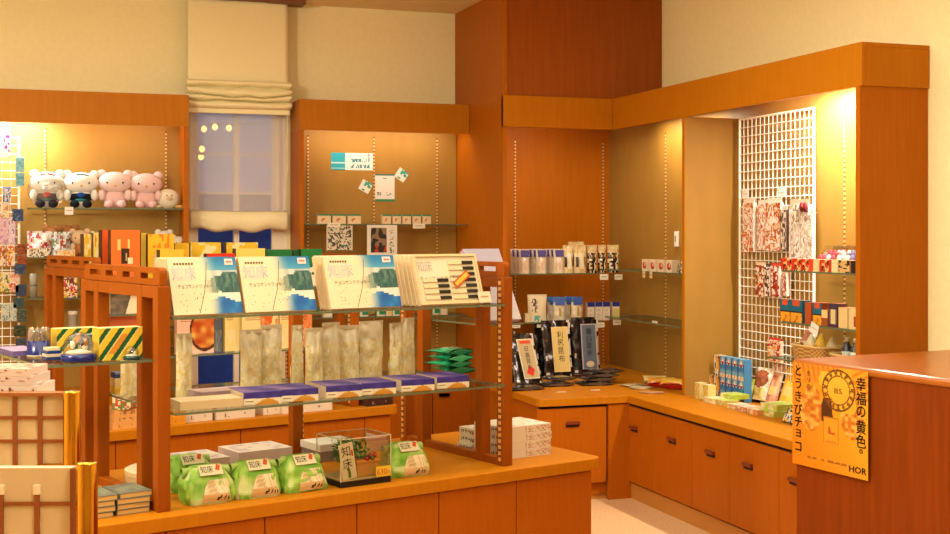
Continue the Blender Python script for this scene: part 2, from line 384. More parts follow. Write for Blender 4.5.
# column with a niche, joined to the right-hand run
CX0, CY0, RX, BX = 2.890, 7.787, 3.67, 4.026
def column_unit():
    t = thing('column_cabinet', 'tall orange wood clad column with a shelved niche in the corner', 'column', (0, 0, 0))
    m = MB(); m.box(CX0, CX0 + .03, CY0, YW - .005, 0, ZC - .002); obj('side_panel', m, SIDEW, t)
    m = MB(); m.box(CX0 + .03, XW - .004, CY0 + .012, CY0 + .05, HT - .02, ZC - .002); obj('upper_panel', m, RED, t)
    m = MB(); m.box(CX0, RX, CY0 - .012, CY0 + .03, HB, HT); obj('header', m, WOOD, t, .002)
    m = MB(); m.box(CX0 + .03, XW - .004, 8.582, 8.614, 0, HT); obj('back_panel', m, SIDEW, t)
    m = MB(); m.box(CX0 + .03, XW - .03, CY0 + .05, 8.582, HT - .02, HT); obj('niche_top', m, WOOD, t)
    m = MB(); m.box(3.0, 3.6, 7.9, 7.935, HB + .06, HB + .095); obj('lamp_tube', m, LAMP, t)  # unseen tube, added along with the niche fill
    area('niche_fill_light', (3.3, 7.99, HB + .06), .6, .05, 2.9, (1, .96, .8), (math.radians(15), 0, 0))  # fill light added to brighten the niche
    for px in (515, 603): standard(t, hy(px, 180, 8.582).x, 8.582, .62, HB, 'y')
    for z in (hy(590, 273, 7.946).z, hy(590, 321, 7.946).z):
        glass_shelf(t, CX0 + .035, 3.676, 7.946, 8.571, z)
column_unit()
def right_unit():
    t = thing('wall_shelving', 'long lit shelving run along the side wall with a white wire grid', 'shelving', (0, 0, 0))
    ye, yd = 5.057, 6.77
    m = MB(); m.box(RX, RX + .022, ye - .012, CY0 - .014, HB, HT); m.box(RX + .022, XW - .004, ye - .012, CY0 - .014, HT - .02, HT); m.box(RX + .022, XW - .004, ye - .012, ye + .02, HB, HT - .02)
    obj('header', m, WOOD, t, .002)
    m = MB(); m.box(BX, XW - .004, ye + .03, 8.582, 0, HT - .021); obj('back_panel', m, PANEL, t)
    m = MB(); m.box(RX, XW - .004, ye, ye + .035, 0, HB); obj('end_panel', m, SIDEW, t)
    m = MB(); m.box(RX + .004, BX, yd, yd + .028, CT, HB); d = obj('divider', m, PANEL, t)
    m = MB(); m.box(RX, RX + .004, yd - .001, yd + .029, CT, HB); obj('edge_strip', m, WOOD, d)
    for px in (666, 845):
        q = hx(px, 200, BX); standard(t, BX, q.y, .62, HB, 'x')
    for y0, y1, z in ((yd + .03, 7.97, hx(640, 271, 3.708).z), (yd + .03, 7.97, hx(640, 321, 3.708).z), (5.096, 5.785, hx(820, 272, 3.708).z), (5.096, 5.785, hx(820, 326, 3.708).z), (5.096, 5.93, .933)):
        glass_shelf(t, 3.708, BX - .012, y0, y1, z)
    m = MB(); m.box(BX - .24, BX - .2, ye + .06, 6.36, HB + .05, HB + .085); obj('lamp_tube', m, LAMP, t)
    area('right_bay_lamp', (BX - .16, 5.46, HB + .04), .05, .75, 34, (1, .97, .88), (0, math.radians(-10), 0))
    area('right_far_bay_lamp', (BX - .16, 7.31, HB + .04), .05, .8, 7.0, (1, .85, .6), (0, math.radians(-10), 0))
    # wall switch
    q = hx(677.5, 239, BX); m = MB(); m.box(BX - .014, BX, q.y - .022, q.y + .022, q.z - .05, q.z + .05); m.box(BX - .018, BX - .014, q.y - .008, q.y + .008, q.z - .02, q.z + .02, 1)
    tag(obj('wall_switch', m, [GRIDW, STEEL], None, .003), 'small white switch plate on the lit bay panel by the divider', 'switch')
right_unit()
def wire_grid(name, label, axis, c, a0, a1, z0, z1, step, r=.0028, rf=.008):
    t = thing(name, label, 'grid', (0, 0, 0))
    m = MB()
    def P(a, z, d=0): return (a, c + d, z) if axis == 'y' else (c + d, a, z)
    n = int(round((a1 - a0) / step)); k = int(round((z1 - z0) / .052))
    for i in range(1, n): a = a0 + (a1 - a0) * i / n; m.tube(P(a, z0), P(a, z1), r, 5)
    for j in range(k + 1): z = z0 + (z1 - z0) * j / k; m.tube(P(a0, z, -.005), P(a1, z, -.005), r, 5)
    obj('wire_mesh', m, GRIDW, t)
    m = MB()
    for a in (a0, a1): m.tube(P(a, z0), P(a, z1), rf, 8)
    for z in (z0, z1): m.tube(P(a0, z), P(a1, z), rf * .8, 8)
    obj('outer_frame', m, GRIDW, t); return t
wire_grid('wire_grid', 'tall white wire grid hung with long packets in the lit side bay', 'x', 3.996, hx(814, 200, 3.996).y, hx(740, 200, 3.996).y, .70, 2.273, .046)
wire_grid('wire_grid', 'white wire grid hung with small souvenirs in the shelving bay beside the plush toys', 'y', 8.603, -1.0, hy(19, 200, 8.603).x, .62, 2.2, .05)

# low counters
def counters():
    t = thing('low_counter', 'low orange L-shaped counter with drawer fronts below the niche and grid', 'counter', (0, 0, 0))
    fx, fy = 3.355, 6.896
    xl = hz(533.7, 398, CT).x
    m = MB()
    r = .035
    poly = [(CX0 + .034, 8.561), (CX0 + .034, CY0 - .016), (xl, CY0 - .016), (xl, fy + r)] + [(xl + r - r * math.cos(a), fy + r - r * math.sin(a)) for a in (math.pi * .25,)] + [(xl + r, fy), (fx, fy), (fx, 5.10), (BX - .005, 5.10), (BX - .005, 8.561)]
    m.prism(poly, CT - .045, CT, 'z'); obj('worktop', m, WOOD, t, .003)
    m = MB(); m.box(CX0 + .034, BX - .03, CY0 - .016, 8.561, .03, CT - .045); m.box(xl + .02, BX - .03, fy + .05, CY0 - .016, .03, CT - .045); m.box(fx + .04, BX - .03, 5.10, fy + .05, .03, CT - .045); obj('carcass', m, DOORW, t)
    m = MB(); m.box(xl + .03, fx + .05, fy + .06, fy + .09, 0, .10); m.box(fx + .032, fx + .07, 5.105, fy + .06, 0, .092); obj('plinth', m, mat('plinth_tan', (186, 122, 50), .5), t)
    m = MB(); m.box(xl + .02, fx + .04, fy + .035, fy + .05, .1, CT - .05); m.box(fx + .025, fx + .04, 5.105, fy + .04, .1, CT - .05); obj('gap_shade', m, DARK, t)  # dark sheet behind the doors, painting shade into the gaps
    HM = mat('brown_handle', (120, 48, 20), .35)
    def front(axis, a, b, hpx):
        m = MB(); z0, z1 = .105, CT - .062
        if axis == 'y': m.box(a, b, fy + .018, fy + .036, z0, z1)
        else: m.box(fx + .012, fx + .026, a, b, z0, z1)
        d = obj('door', m, DOORW, t, .002); m = MB(); mh = MB()
        if axis == 'y':
            q = hy(*hpx, fy + .018); mh.box(q.x - .042, q.x + .042, fy + .0, fy + .018, q.z - .004, q.z + .013); mh.box(q.x - .042, q.x + .042, fy + .012, fy + .018, q.z - .02, q.z - .004, 1)
        else:
            q = hx(*hpx, fx + .012); mh.box(fx - .006, fx + .012, q.y - .042, q.y + .042, q.z - .004, q.z + .013); mh.box(fx + .008, fx + .012, q.y - .042, q.y + .042, q.z - .02, q.z - .004, 1)
        obj('handle', mh, [HM, DARK], d)
    front('y', hy(537.5, 420, fy + .018).x, hy(606.5, 420, fy + .018).x, (572.5, 423.5))
    m = MB(); m.box(hy(608, 420, fy + .02).x, fx + .03, fy + .012, fy + .04, .0, CT - .05); m.box(fx + .012, fx + .04, hx(619, 430, fx + .012).y, fy + .03, 0, CT - .05); obj('corner_filler', m, DOORW, t)
    px = [619.6, 651.3, 691.8, 729.2, 779, 830]
    hd = [(634.5, 428.5), (672.5, 440), (711, 453), (748.5, 465.5), (795, 481)]
    for k in range(5):
        a = hx(px[k + 1], 440, fx + .012).y + .002; b = hx(px[k], 440, fx + .012).y - .002
        if k == 4: a = max(a, 5.105)
        front('x', a, b, hd[k])
counters()

# sales counter with reddish veneer
SF = Vector((2.94, 4.49, 0)); SD = Vector((.11, -.80, 0)).normalized(); SN = Vector((-SD.y, SD.x, 0)) * 1.0   # SD towards the viewer, SN away from the aisle
if SN.x < 0: SN = -SN
SZ = 1.08
def sc(d, n, z=0): return SF + SD * d + SN * n + Vector((0, 0, z))
def sales():
    t = thing('sales_counter', 'tall reddish brown wooden sales counter carrying the orange poster', 'counter', (0, 0, 0))
    m = MB(); P = [sc(0, .012), sc(2.4, .012), sc(2.4, .72), sc(.75, .92), sc(0, .95)]
    m.prism([(p.x, p.y) for p in P], 0, SZ - .032, 'z'); obj('body', m, CHERRY, t)
    m = MB(); P = [sc(-.012, 0), sc(2.4, 0), sc(2.4, .72), sc(.75, .94), sc(-.012, .96)]
    m.prism([(p.x, p.y) for p in P], SZ - .032, SZ, 'z'); obj('countertop', m, REDTOP, t, .012)
sales()

# ---------------------------------------------------------------- gondola islands
def gondola(name, label, s0, p0, length, depth, frames, mids, zt=.62, doors=None, upper=(.055, .31), mid=(.05, .80), rear=True):
    t = thing(name, label, 'display island', isl(s0, p0), ISA)
    r = .05
    def rc(cx, cy, a0): return [(cx + r * math.cos(a0 + k * math.pi / 8), cy + r * math.sin(a0 + k * math.pi / 8)) for k in range(5)]
    m = MB(); m.prism(rc(-length + r, r, math.pi) + rc(-r, r, -math.pi / 2) + rc(-r, depth - r, 0) + rc(-length + r, depth - r, math.pi / 2), zt - .05, zt, 'z'); obj('worktop', m, WOOD, t, .004)
    m = MB(); m.box(-length + .05, -.05, .045, depth - .045, .07, zt - .05); obj('carcass', m, DOORW, t)
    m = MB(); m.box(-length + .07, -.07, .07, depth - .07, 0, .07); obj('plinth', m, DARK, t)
    m = MB(); m.box(-length + .05, -.05, .036, .045, .07, zt - .06); obj('gap_shade', m, DARK, t)  # dark backing that paints shade into the island door seams
    ds = doors or [-length + .05, -.05]
    for a, b in zip(ds[:-1], ds[1:]):
        m = MB(); m.box(a + .0025, b - .0025, .022, .036, .08, zt - .056); obj('door', m, DOORW, t, .0015)
    for fs in frames:
        f = obj('side_frame', MB_frame_rails(fs, zt, depth), FRAMEW, t, .0)
        m = MB(); m.box(fs - .02, fs + .02, .124, depth - .124, zt, zt + .03); obj('base_rail', m, FRAMEW, f)
        for q in (.10, .255, depth - .245, depth - .10):
            m = MB(); m.box(fs - .024, fs + .024, q - .024, q + .024, zt, 1.41); obj('post', m, FRAMEW, f, .003)
        for q in (.10, depth - .10):
            m = MB(); n = 30
            sd = 1 if fs < -length / 2 else -1
            for k in range(n):
                a = zt + .02 + k * .0255; x = fs + sd * .024
                m.box(min(x, x + sd * .004), max(x, x + sd * .004), q - .007, q + .007, a, a + .0145, 0); m.box(min(x, x + sd * .003), max(x, x + sd * .003), q - .005, q + .005, a + .0145, a + .0255, 1)
            obj('shelf_standard', m, [STRIP, SLOT], f)
        m = MB(); z = 1.412
        y0, y1 = .085, depth - .09; c = .012
        hh = .062
        # slotted rail with rounded ends, four slots
        n = 4; L = y1 - y0; sw = L * .155; gp = (L - n * sw) / (n + 1)
        def sl(a, b, za, zb): m.box(fs - .014, fs + .014, a, b, za, zb)
        r2 = .03
        prof = [(y0, z), (y1, z), (y1, z + hh - r2)] + [(y1 - r2 + r2 * math.cos(a), z + hh - r2 + r2 * math.sin(a)) for a in (math.pi / 8, math.pi / 4, 3 * math.pi / 8, math.pi / 2)]
        # lower strip, pieces and upper strip
        sl(y0, y1, z, z + .021)
        ya = y0
        for k in range(n + 1):
            a = ya; b = y0 + gp * (k + 1) + sw * k
            sl(a, b, z + .021, z + .042); ya = b + sw
        up = [(y0, z + .042), (y1, z + .042)] + [(y1 - .02 + .02 * math.cos(a), z + .042 + .02 * math.sin(a)) for a in (math.pi / 6, math.pi / 3, math.pi / 2)] + [(y0 + .02 - .02 * math.sin(a), z + .042 + .02 * math.cos(a)) for a in (0, math.pi / 6, math.pi / 3)]
        m.prism(up, fs - .014, fs + .014, 'x'); obj('slotted_rail', m, FRAMEW, f)
    for s, q, zz in mids:
        m = MB(); m.box(s - .024, s + .024, q - .024, q + .024, zt, zz); po = obj('post', m, FRAMEW, t, .003)
        m = MB()
        for k in range(int((zz - zt) / .0255)):
            a = zt + k * .0255; m.box(s + .024, s + .027, q - .022, q - .010, a, a + .0145, 0); m.box(s + .024, s + .0265, q - .021, q - .011, a + .0145, a + .0255, 1)
        obj('shelf_standard', m, [STRIP, SLOT], po)
    fa, fb = min(frames), max(frames)
    glass_shelf(t, fa + .03, fb - .03, upper[0], upper[1], 1.30)
    glass_shelf(t, fa + .03, fb - .03, mid[0], mid[1], .965)
    if rear: glass_shelf(t, fb + .027, fb + .22, upper[1] - .05, depth - .02, 1.2)
    return t
def MB_frame_rails(fs, zt, depth):
    m = MB(); m.box(fs - .022, fs + .022, .10, depth - .10, 1.368, 1.41); return m
lip = lambda px: hp(px, 500, .022)[0]
DX = .035
I1 = gondola('display_island', 'orange wooden display island with glass shelves nearest the camera', DX, 0, 2.37 + DX, .96, (-1.937 - DX, -.43 - DX), ((-1.03 - DX, .83, 1.29),), doors=[-2.32 - DX] + [lip(q) - DX for q in (166, 265, 357, 439, 516.5)] + [-.05])
L2 = lambda px: hp(px, 430, 1.96)[0] - .213
I2 = gondola('display_island', 'orange wooden display island standing behind the nearest island by the window', .213, 1.94, 2.55, .96, (-1.71, -.25), ((-1.2, .80, 1.0),), doors=[-2.5, L2(116), L2(241), L2(365), -.05], upper=(.055, .5), mid=(.06, .55), rear=False)

# ---------------------------------------------------------------- goods: shared shapes
def carton(mb, w, d, h, front=None, side=(250, 236, 206), top=None, nu=16, nv=16, m=0, c0=(0, 0, 0)):
    """box with its front face at y=0; front is a colour or an artwork f(u, v)"""
    x, y, z = c0; a, b = x - w / 2, x + w / 2
    P = lambda X, Y, Z: (X, Y, Z)
    if callable(front): mb.art((a, y, z), (w, 0, 0), (0, 0, h), nu, nv, front, m)
    else: mb.poly([P(a, y, z), P(b, y, z), P(b, y, z + h), P(a, y, z + h)], m, front or side)
    if callable(top): mb.art((a, y, z + h), (w, 0, 0), (0, d, 0), nu, nv, top, m)
    else: mb.poly([P(a, y, z + h), P(b, y, z + h), P(b, y + d, z + h), P(a, y + d, z + h)], m, top or side)
    mb.poly([P(b, y, z), P(b, y + d, z), P(b, y + d, z + h), P(b, y, z + h)], m, side)
    mb.poly([P(a, y + d, z), P(a, y, z), P(a, y, z + h), P(a, y + d, z + h)], m, side)
    mb.poly([P(b, y + d, z), P(a, y + d, z), P(a, y + d, z + h), P(b, y + d, z + h)], m, side)
    mb.poly([P(a, y, z), P(a, y + d, z), P(b, y + d, z), P(b, y, z)], m, side)
def pouch(mb, w, t, h, f, nu=14, nv=16, seed=0, m=0, crumple=.004, fin=.93, flat=.15):
    """standing pillow pouch, base at z=0, front towards -y; f(u, v, back) -> colour"""
    mb.smooth = True
    def th(u, v):
        a = (1 - abs(2 * u - 1) ** 3); b = 1. if v < flat else max(0., 1 - ((v - flat) / (fin - flat)) ** 2.2) if v < fin else 0.
        return t / 2 * a * b + .0008
    for sg in (-1, 1):
        def P(u, v, sg=sg):
            k = vnoise(u * 6 + seed * 3.1, v * 7 + (5 if sg > 0 else 0), seed) - .5
            ww = w * (1 - .05 * math.sin(math.pi * min(1, v / fin)))
            return ((u - .5) * ww * sg * -1 * -1 if sg < 0 else (.5 - u) * ww, sg * (th(u, v) + (crumple * k if 0 < v < 1 and 0 < u < 1 else 0)), v * h)
        mb.grid(P, nu, nv, m, lambda u, v, sg=sg: f(u, v, sg > 0))
    mb.smooth = False
    mb.poly([(-w / 2, 0, 0), (0, -t / 2, .001), (w / 2, 0, 0), (0, t / 2, .001)], m, f(.5, .02, True))
NTH = ['first', 'second', 'third', 'fourth', 'fifth', 'sixth', 'seventh', 'eighth', 'ninth', 'tenth']
def sm(a, b, x): t = max(0, min(1, (x - a) / (b - a))); return t * t * (3 - 2 * t)
R = random.Random(11)

# ---------------------------------------------------------------- island: picture boxes on the upper shelf
CREAMC = (250, 228, 186)
def lake(u, v):
    c = CREAMC
    w = sm(.46, .74, u + .06 * (v - .5))
    n = vnoise(u * 14, v * 6, 3); n2 = vnoise(u * 40, v * 12, 5)
    ridge = .72 + .06 * math.sin(u * 9) + .05 * n
    if v > .80 - .05 * u: p = mixc((30, 120, 176), (90, 170, 200), (1 - v) * 4)
    elif v > ridge - .08: p = mixc((236, 232, 214), (150, 170, 170), n * .8)
    elif v > .36 + .03 * n: p = mixc((40, 84, 80), (120, 150, 130), n2 ** 1.5)
    elif v > .24 + .05 * math.sin(u * 11): p = mixc((246, 240, 220), (200, 205, 190), n2 * .6)
    else: p = mixc((20, 92, 170), (60, 140, 200), n)
    if v < .36: w = sm(.52, .76, u)
    return mixc(c, p, w)
BW, BH, BT, TH = .272, .212, .021, math.radians(19)
def lake_box(w):
    m = MB(); m.smooth = False
    carton(m, w, BT, BH, lake, (226, 196, 150), (240, 220, 176), 44, 30)
    e = -.0006; D, U = (1, 0, 0), (0, 0, 1)
    m.text('知床', (-w * .46, e, BH * .60), D, U, .058, (166, 150, 166), 0, w * .34)
    m.text('知床', (-w * .455, e - .0004, BH * .585), D, U, .062, (226, 214, 216), 0, w * .325)
    m.text('チョコサンドクッキー', (-w * .40, e, BH * .45), D, U, .019, (84, 88, 64), 0, w * .50)
    for k in range(7): m.box(-w * .42 + k * .011, -w * .42 + k * .011 + .008, e, 0, BH * .87, BH * .87 + .008, 0, (120, 96, 60))
    m.strip([(w * .06, BH * .92), (w * .02, BH * .62), (-w * .02, BH * .40), (-w * .10, BH * .12), (-w * .13, BH * .02)], .0022, (0, e, 0), D, U, (90, 84, 60))
    for k in range(16): x, z = R.uniform(-w * .4, w * .1), R.uniform(BH * .05, BH * .42); m.box(x, x + .003, e, 0, z, z + .003, 0, (110, 100, 76))
    m.box(w * .33, w * .45, e * 2, 0, BH * .86, BH * .97, 0, (250, 226, 214)); m.box(w * .35, w * .43, e * 3, 0, BH * .90, BH * .93, 0, (220, 120, 110))
    return m
stacks = [((167, 315), (243, 309), 5, 'nearest the brass posts'), ((246, 310), (317, 304), 2, 'second from the brass posts'), ((331.5, 308.5), (402, 303.5), 4, 'third from the brass posts'), ]
ZS = 1.30
for (pa, pb, n, where) in stacks:
    s0 = hp(pa[0], pa[1], .075)[0]; s1 = hp(pb[0], pb[1], .075)[0]; s0 = max(s0, -1.900); w = s1 - s0
    m0 = lake_box(w); src = None
    for k in range(n):
        pos = isl((s0 + s1) / 2, .075 + k * (BT + .001) / math.cos(TH), ZS + BT * math.sin(TH) + .0005)
        lab = ('flat cream lake picture box, %s in the leaning stack ' % ('front one' if k == 0 else NTH[k] + ' back')) + where
        if src is None:
            src = thing('biscuit_box', lab, 'box', pos, ISA, 'picture boxes on the glass shelf', -TH); obj('carton', m0, PRINT, src)
        else: dup(src, lab, pos, ISA)
# opened display box with dark bars
s0 = hp(421, 305, .075)[0]; s1 = hp(484, 300.5, .075)[0]; w = s1 - s0
def plain(u, v): return mixc((244, 220, 172), (252, 236, 200), vnoise(u * 5, v * 4, 2))
srcp = None
for k in range(1, 5):
    pos = isl((s0 + s1) / 2 - .005 * k, .075 + k * (BT + .001) / math.cos(TH), ZS + BT * math.sin(TH) + .0005)
    lab = 'flat cream biscuit box, %s behind the sample box with dark bars' % NTH[k - 1]
    if srcp is None:
        srcp = thing('biscuit_box', lab, 'box', pos, ISA, 'boxes behind the sample box', -TH); m = MB(); carton(m, w, BT, BH, plain, (226, 196, 150), (236, 214, 170), 6, 6); obj('carton', m, PRINT, srcp)
    else: dup(srcp, lab, pos, ISA)
t = thing('sample_box', 'open sample box of dark biscuit bars with a red sale strip', 'box', isl((s0 + s1) / 2, .075, ZS + BT * math.sin(TH) + .0005), ISA, None, -TH)
m = MB()
carton(m, w, BT, BH, lambda u, v: mixc((250, 232, 196), (40, 110, 150), sm(.93, 1, v) * sm(.4, .9, u)), (226, 196, 150), (60, 120, 150), 24, 24)
m.text('知床', (-w * .46, -.001, BH * .66), (1, 0, 0), (0, 0, 1), .05, (196, 180, 176), 0, w * .24)
m.text('チョコサンドクッキー', (-w * .44, -.001, BH * .50), (1, 0, 0), (0, 0, 1), .014, (84, 70, 50), 0, w * .62)
obj('carton', m, PRINT, t)
m = MB()
for a, b, c, d in ((-w * .5, w * .5, 0, .010), (-w * .5, w * .5, BH - .010, BH), (-w * .5, -w * .5 + .008, .01, BH - .01), (w * .5 - .008, w * .5, .01, BH - .01)): m.box(a, b, -.008, -.001, c, d, 0, (240, 214, 160))
obj('raised_rim', m, PRINT, t)
for cx, z0, nb in ((-w * .20, .10, 4), (w * .24, .10, 7)):
    for k in range(nb):
        z = BH * .10 + k * .0245
        m = MB(); m.box(cx - w * .21, cx + w * .01, -.006, -.001, z, z + .014, 0, (244, 222, 176)); m.box(cx + w * .01, cx + w * .19, -.006, -.001, z, z + .0135, 0, (34, 30, 28)); obj('biscuit_bar', m, GLOSS, t)
m = MB(); m.X = Matrix.Translation((w * .19, -.010, BH * .48)) @ Matrix.Rotation(math.radians(-34), 4, 'Y')
m.box(-.046, .046, -.001, 0, -.015, .015, 0, (220, 74, 20)); m.box(-.04, .04, -.002, 0, -.008, .009, 0, (252, 196, 70)); obj('sale_strip', m, PRINT, t)
m = MB(); m.box(w * .40, w * .60, -.013, -.011, -.002, .045, 0, (252, 226, 190)); m.box(w * .44, w * .56, -.0135, -.011, .02, .026, 0, (200, 150, 110)); obj('price_tag', m, PRINT, t)
# tall lilac boxes leaning behind
def lilac(u, v): return mixc((206, 178, 206), (232, 208, 220), v)
t2 = math.radians(28.5)
for a, b, LH, p, z, where in ((hp(415, 250, .40)[0], -.460, .212, .235, 1.3005, 'behind the sample box, against the island frame'), (-.402, -.205, .352, .275, 1.2005, 'beyond the island frame, at its overhanging shelf end')):
    w = b - a; m = MB(); carton(m, w, .032, LH, lambda u, v: mixc((206, 196, 198), (176, 164, 180), v), (186, 160, 182), (246, 224, 226), 6, 10)
    simple('gift_box', 'tall lilac box leaning %s' % where, 'box', m, PRINT, isl((a + b) / 2, p, z + .032 * math.sin(t2)), ISA, None, 0, -t2)

# ---------------------------------------------------------------- island: middle shelf
ZM = .9655
def traytop(u, v): return mixc((64, 54, 140), (150, 120, 170), .5 + .5 * math.sin(u * 5 + v * 3)) if .06 < u < .94 and .08 < v < .92 else (70, 56, 150)
def trayfront(u, v):
    if v > .52: return mixc((52, 40, 130), (80, 66, 166), vnoise(u * 6, v * 3, 1))
    if .34 < u < .92 and v < .50 and (v - .05) < .42 * math.sin(math.pi * (u - .34) / .58): return mixc((214, 140, 40), (240, 190, 90), v)
    return (250, 232, 200)
m0 = MB(); carton(m0, .148, .19, .046, trayfront, (236, 214, 180), traytop, 22, 12)
srct = None
for k, (px, py) in enumerate(((261, 395), (298, 392.5), (342, 389.5), (377, 387.5), (416, 385.5), (451, 384))):
    s, z = hp(px, 395, .10); pos = isl(s, .085, ZM)
    lab = 'cream and purple sweet box on middle glass shelf, %s from the brass posts' % NTH[k]
    if srct is None:
        srct = thing('sweet_box', lab, 'box', pos, ISA - math.radians(7), 'purple lidded sweet boxes'); obj('carton', m0, PRINT, srct)
        m = MB(); m.box(-.072, -.03, -.003, -.0008, .004, .024, 0, (252, 240, 210)); m.box(-.068, -.036, -.0035, -.001, .012, .016, 0, (180, 140, 100)); obj('price_tag', m, PRINT, srct)
    else: dup(srct, lab, pos, ISA - math.radians(7))
for (px, w, d, p, h, z, lab) in ((212, .235, .13, .10, .030, ZM, 'long kraft coloured box at the brass end of the middle glass shelf'), (226, .20, .12, .245, .040, ZM, 'grey lilac box lying behind the kraft coloured box')):
    s = hp(px, 400, p)[0]; m = MB(); kraft = 'kraft coloured box at' in lab
    carton(m, w, d, h, (228, 198, 150) if kraft else (176, 150, 150), (222, 190, 142) if kraft else (170, 146, 150), (lambda u, v: mixc((232, 206, 160), (244, 222, 180), vnoise(u * 5, v * 4, 3))) if kraft else (210, 184, 180), 8, 8)
    simple('flat_box', lab, 'box', m, PRINT, isl(s, p, z), ISA - math.radians(5 if kraft else 0), None, .002)
# clear bags of puffed sweets
def sweets(seed):
    def f(u, v, back):
        n = vnoise(u * 9 + seed * 7, v * 13, seed); n2 = vnoise(u * 22, v * 30 + seed, seed + 3)
        if v > .74: return mixc((240, 222, 176), (252, 242, 210), n)
        return mixc(mixc((232, 198, 120), (252, 236, 176), n), (255, 252, 232), n2 * n2)
    return f
bags = [(129, 18, .62), (184, 17, .40), (251, 22, .40), (271, 22, .41), (297, 12, .44), (314, 17, .38), (331, 19, .40), (349, 20, .41), (371, 27, .43), (396, 15, .42), (408, 13, .46)]
for k, (px, wp, p) in enumerate(bags):
    s = hp(px, 385, p)[0]; w = abs(hp(px + wp / 2, 385, p)[0] - hp(px - wp / 2, 385, p)[0])
    h = .255 + R.uniform(-.012, .012)
    t = thing('sweet_bag', 'clear bag of yellow puffed sweets, %s from the brass posts' % (NTH + ['eleventh'])[k], 'bag', isl(s, p, ZM), ISA + R.uniform(-.2, .2), 'clear bags of puffed sweets')
    m = MB(); pouch(m, w, .055, h, sweets(k), 14, 22, k, 0, .012); obj('bag', m, GLOSS, t)
    m = MB(); m.box(-w * .46, w * .46, -.0022, .0022, h * .94, h, 0, (232, 214, 170)); obj('sealed_edge', m, GLOSS, t)
# green packets
def greenp(seed):
    def f(u, v, back):
        n = vnoise(u * 8 + seed, v * 8, seed)
        if .25 < u < .75 and .3 < v < .7 and n > .45: return (236, 226, 190)
        return mixc((20, 140, 96), (80, 214, 150), n)
    return f
sg, pg = hps(452, 376, ZM)
base = None
for k in range(4):
    pos = isl(hp(452, 376, .58)[0] + R.uniform(-.01, .01), .50, ZM + .003 + k * .027)
    lab = 'flat green packet, %s of the pile at the middle shelf end' % ('bottom one', 'second up', 'third up', 'top one')[k]
    m = MB(); m.X = Matrix.Translation((0, 0, .012)) @ Matrix.Rotation(math.radians(-90), 4, 'X'); m.X = Matrix.Translation((0, 0, .012)) @ Matrix.Rotation(math.radians(-90), 4, 'X')
    pouch(m, .15, .032, .17, greenp(k), 12, 12, k, 0, .004, .97, .3)
    simple('green_packet', lab, 'packet', m, GLOSS, pos, ISA + R.uniform(-.15, .15), 'green packets on the middle shelf')
m = MB(); pouch(m, .03, .02, .085, greenp(9), 6, 8, 3); simple('green_packet', 'small green packet standing between two clear bags of sweets', 'packet', m, GLOSS, isl(hp(386, 370, .46)[0], .54, ZM), ISA)

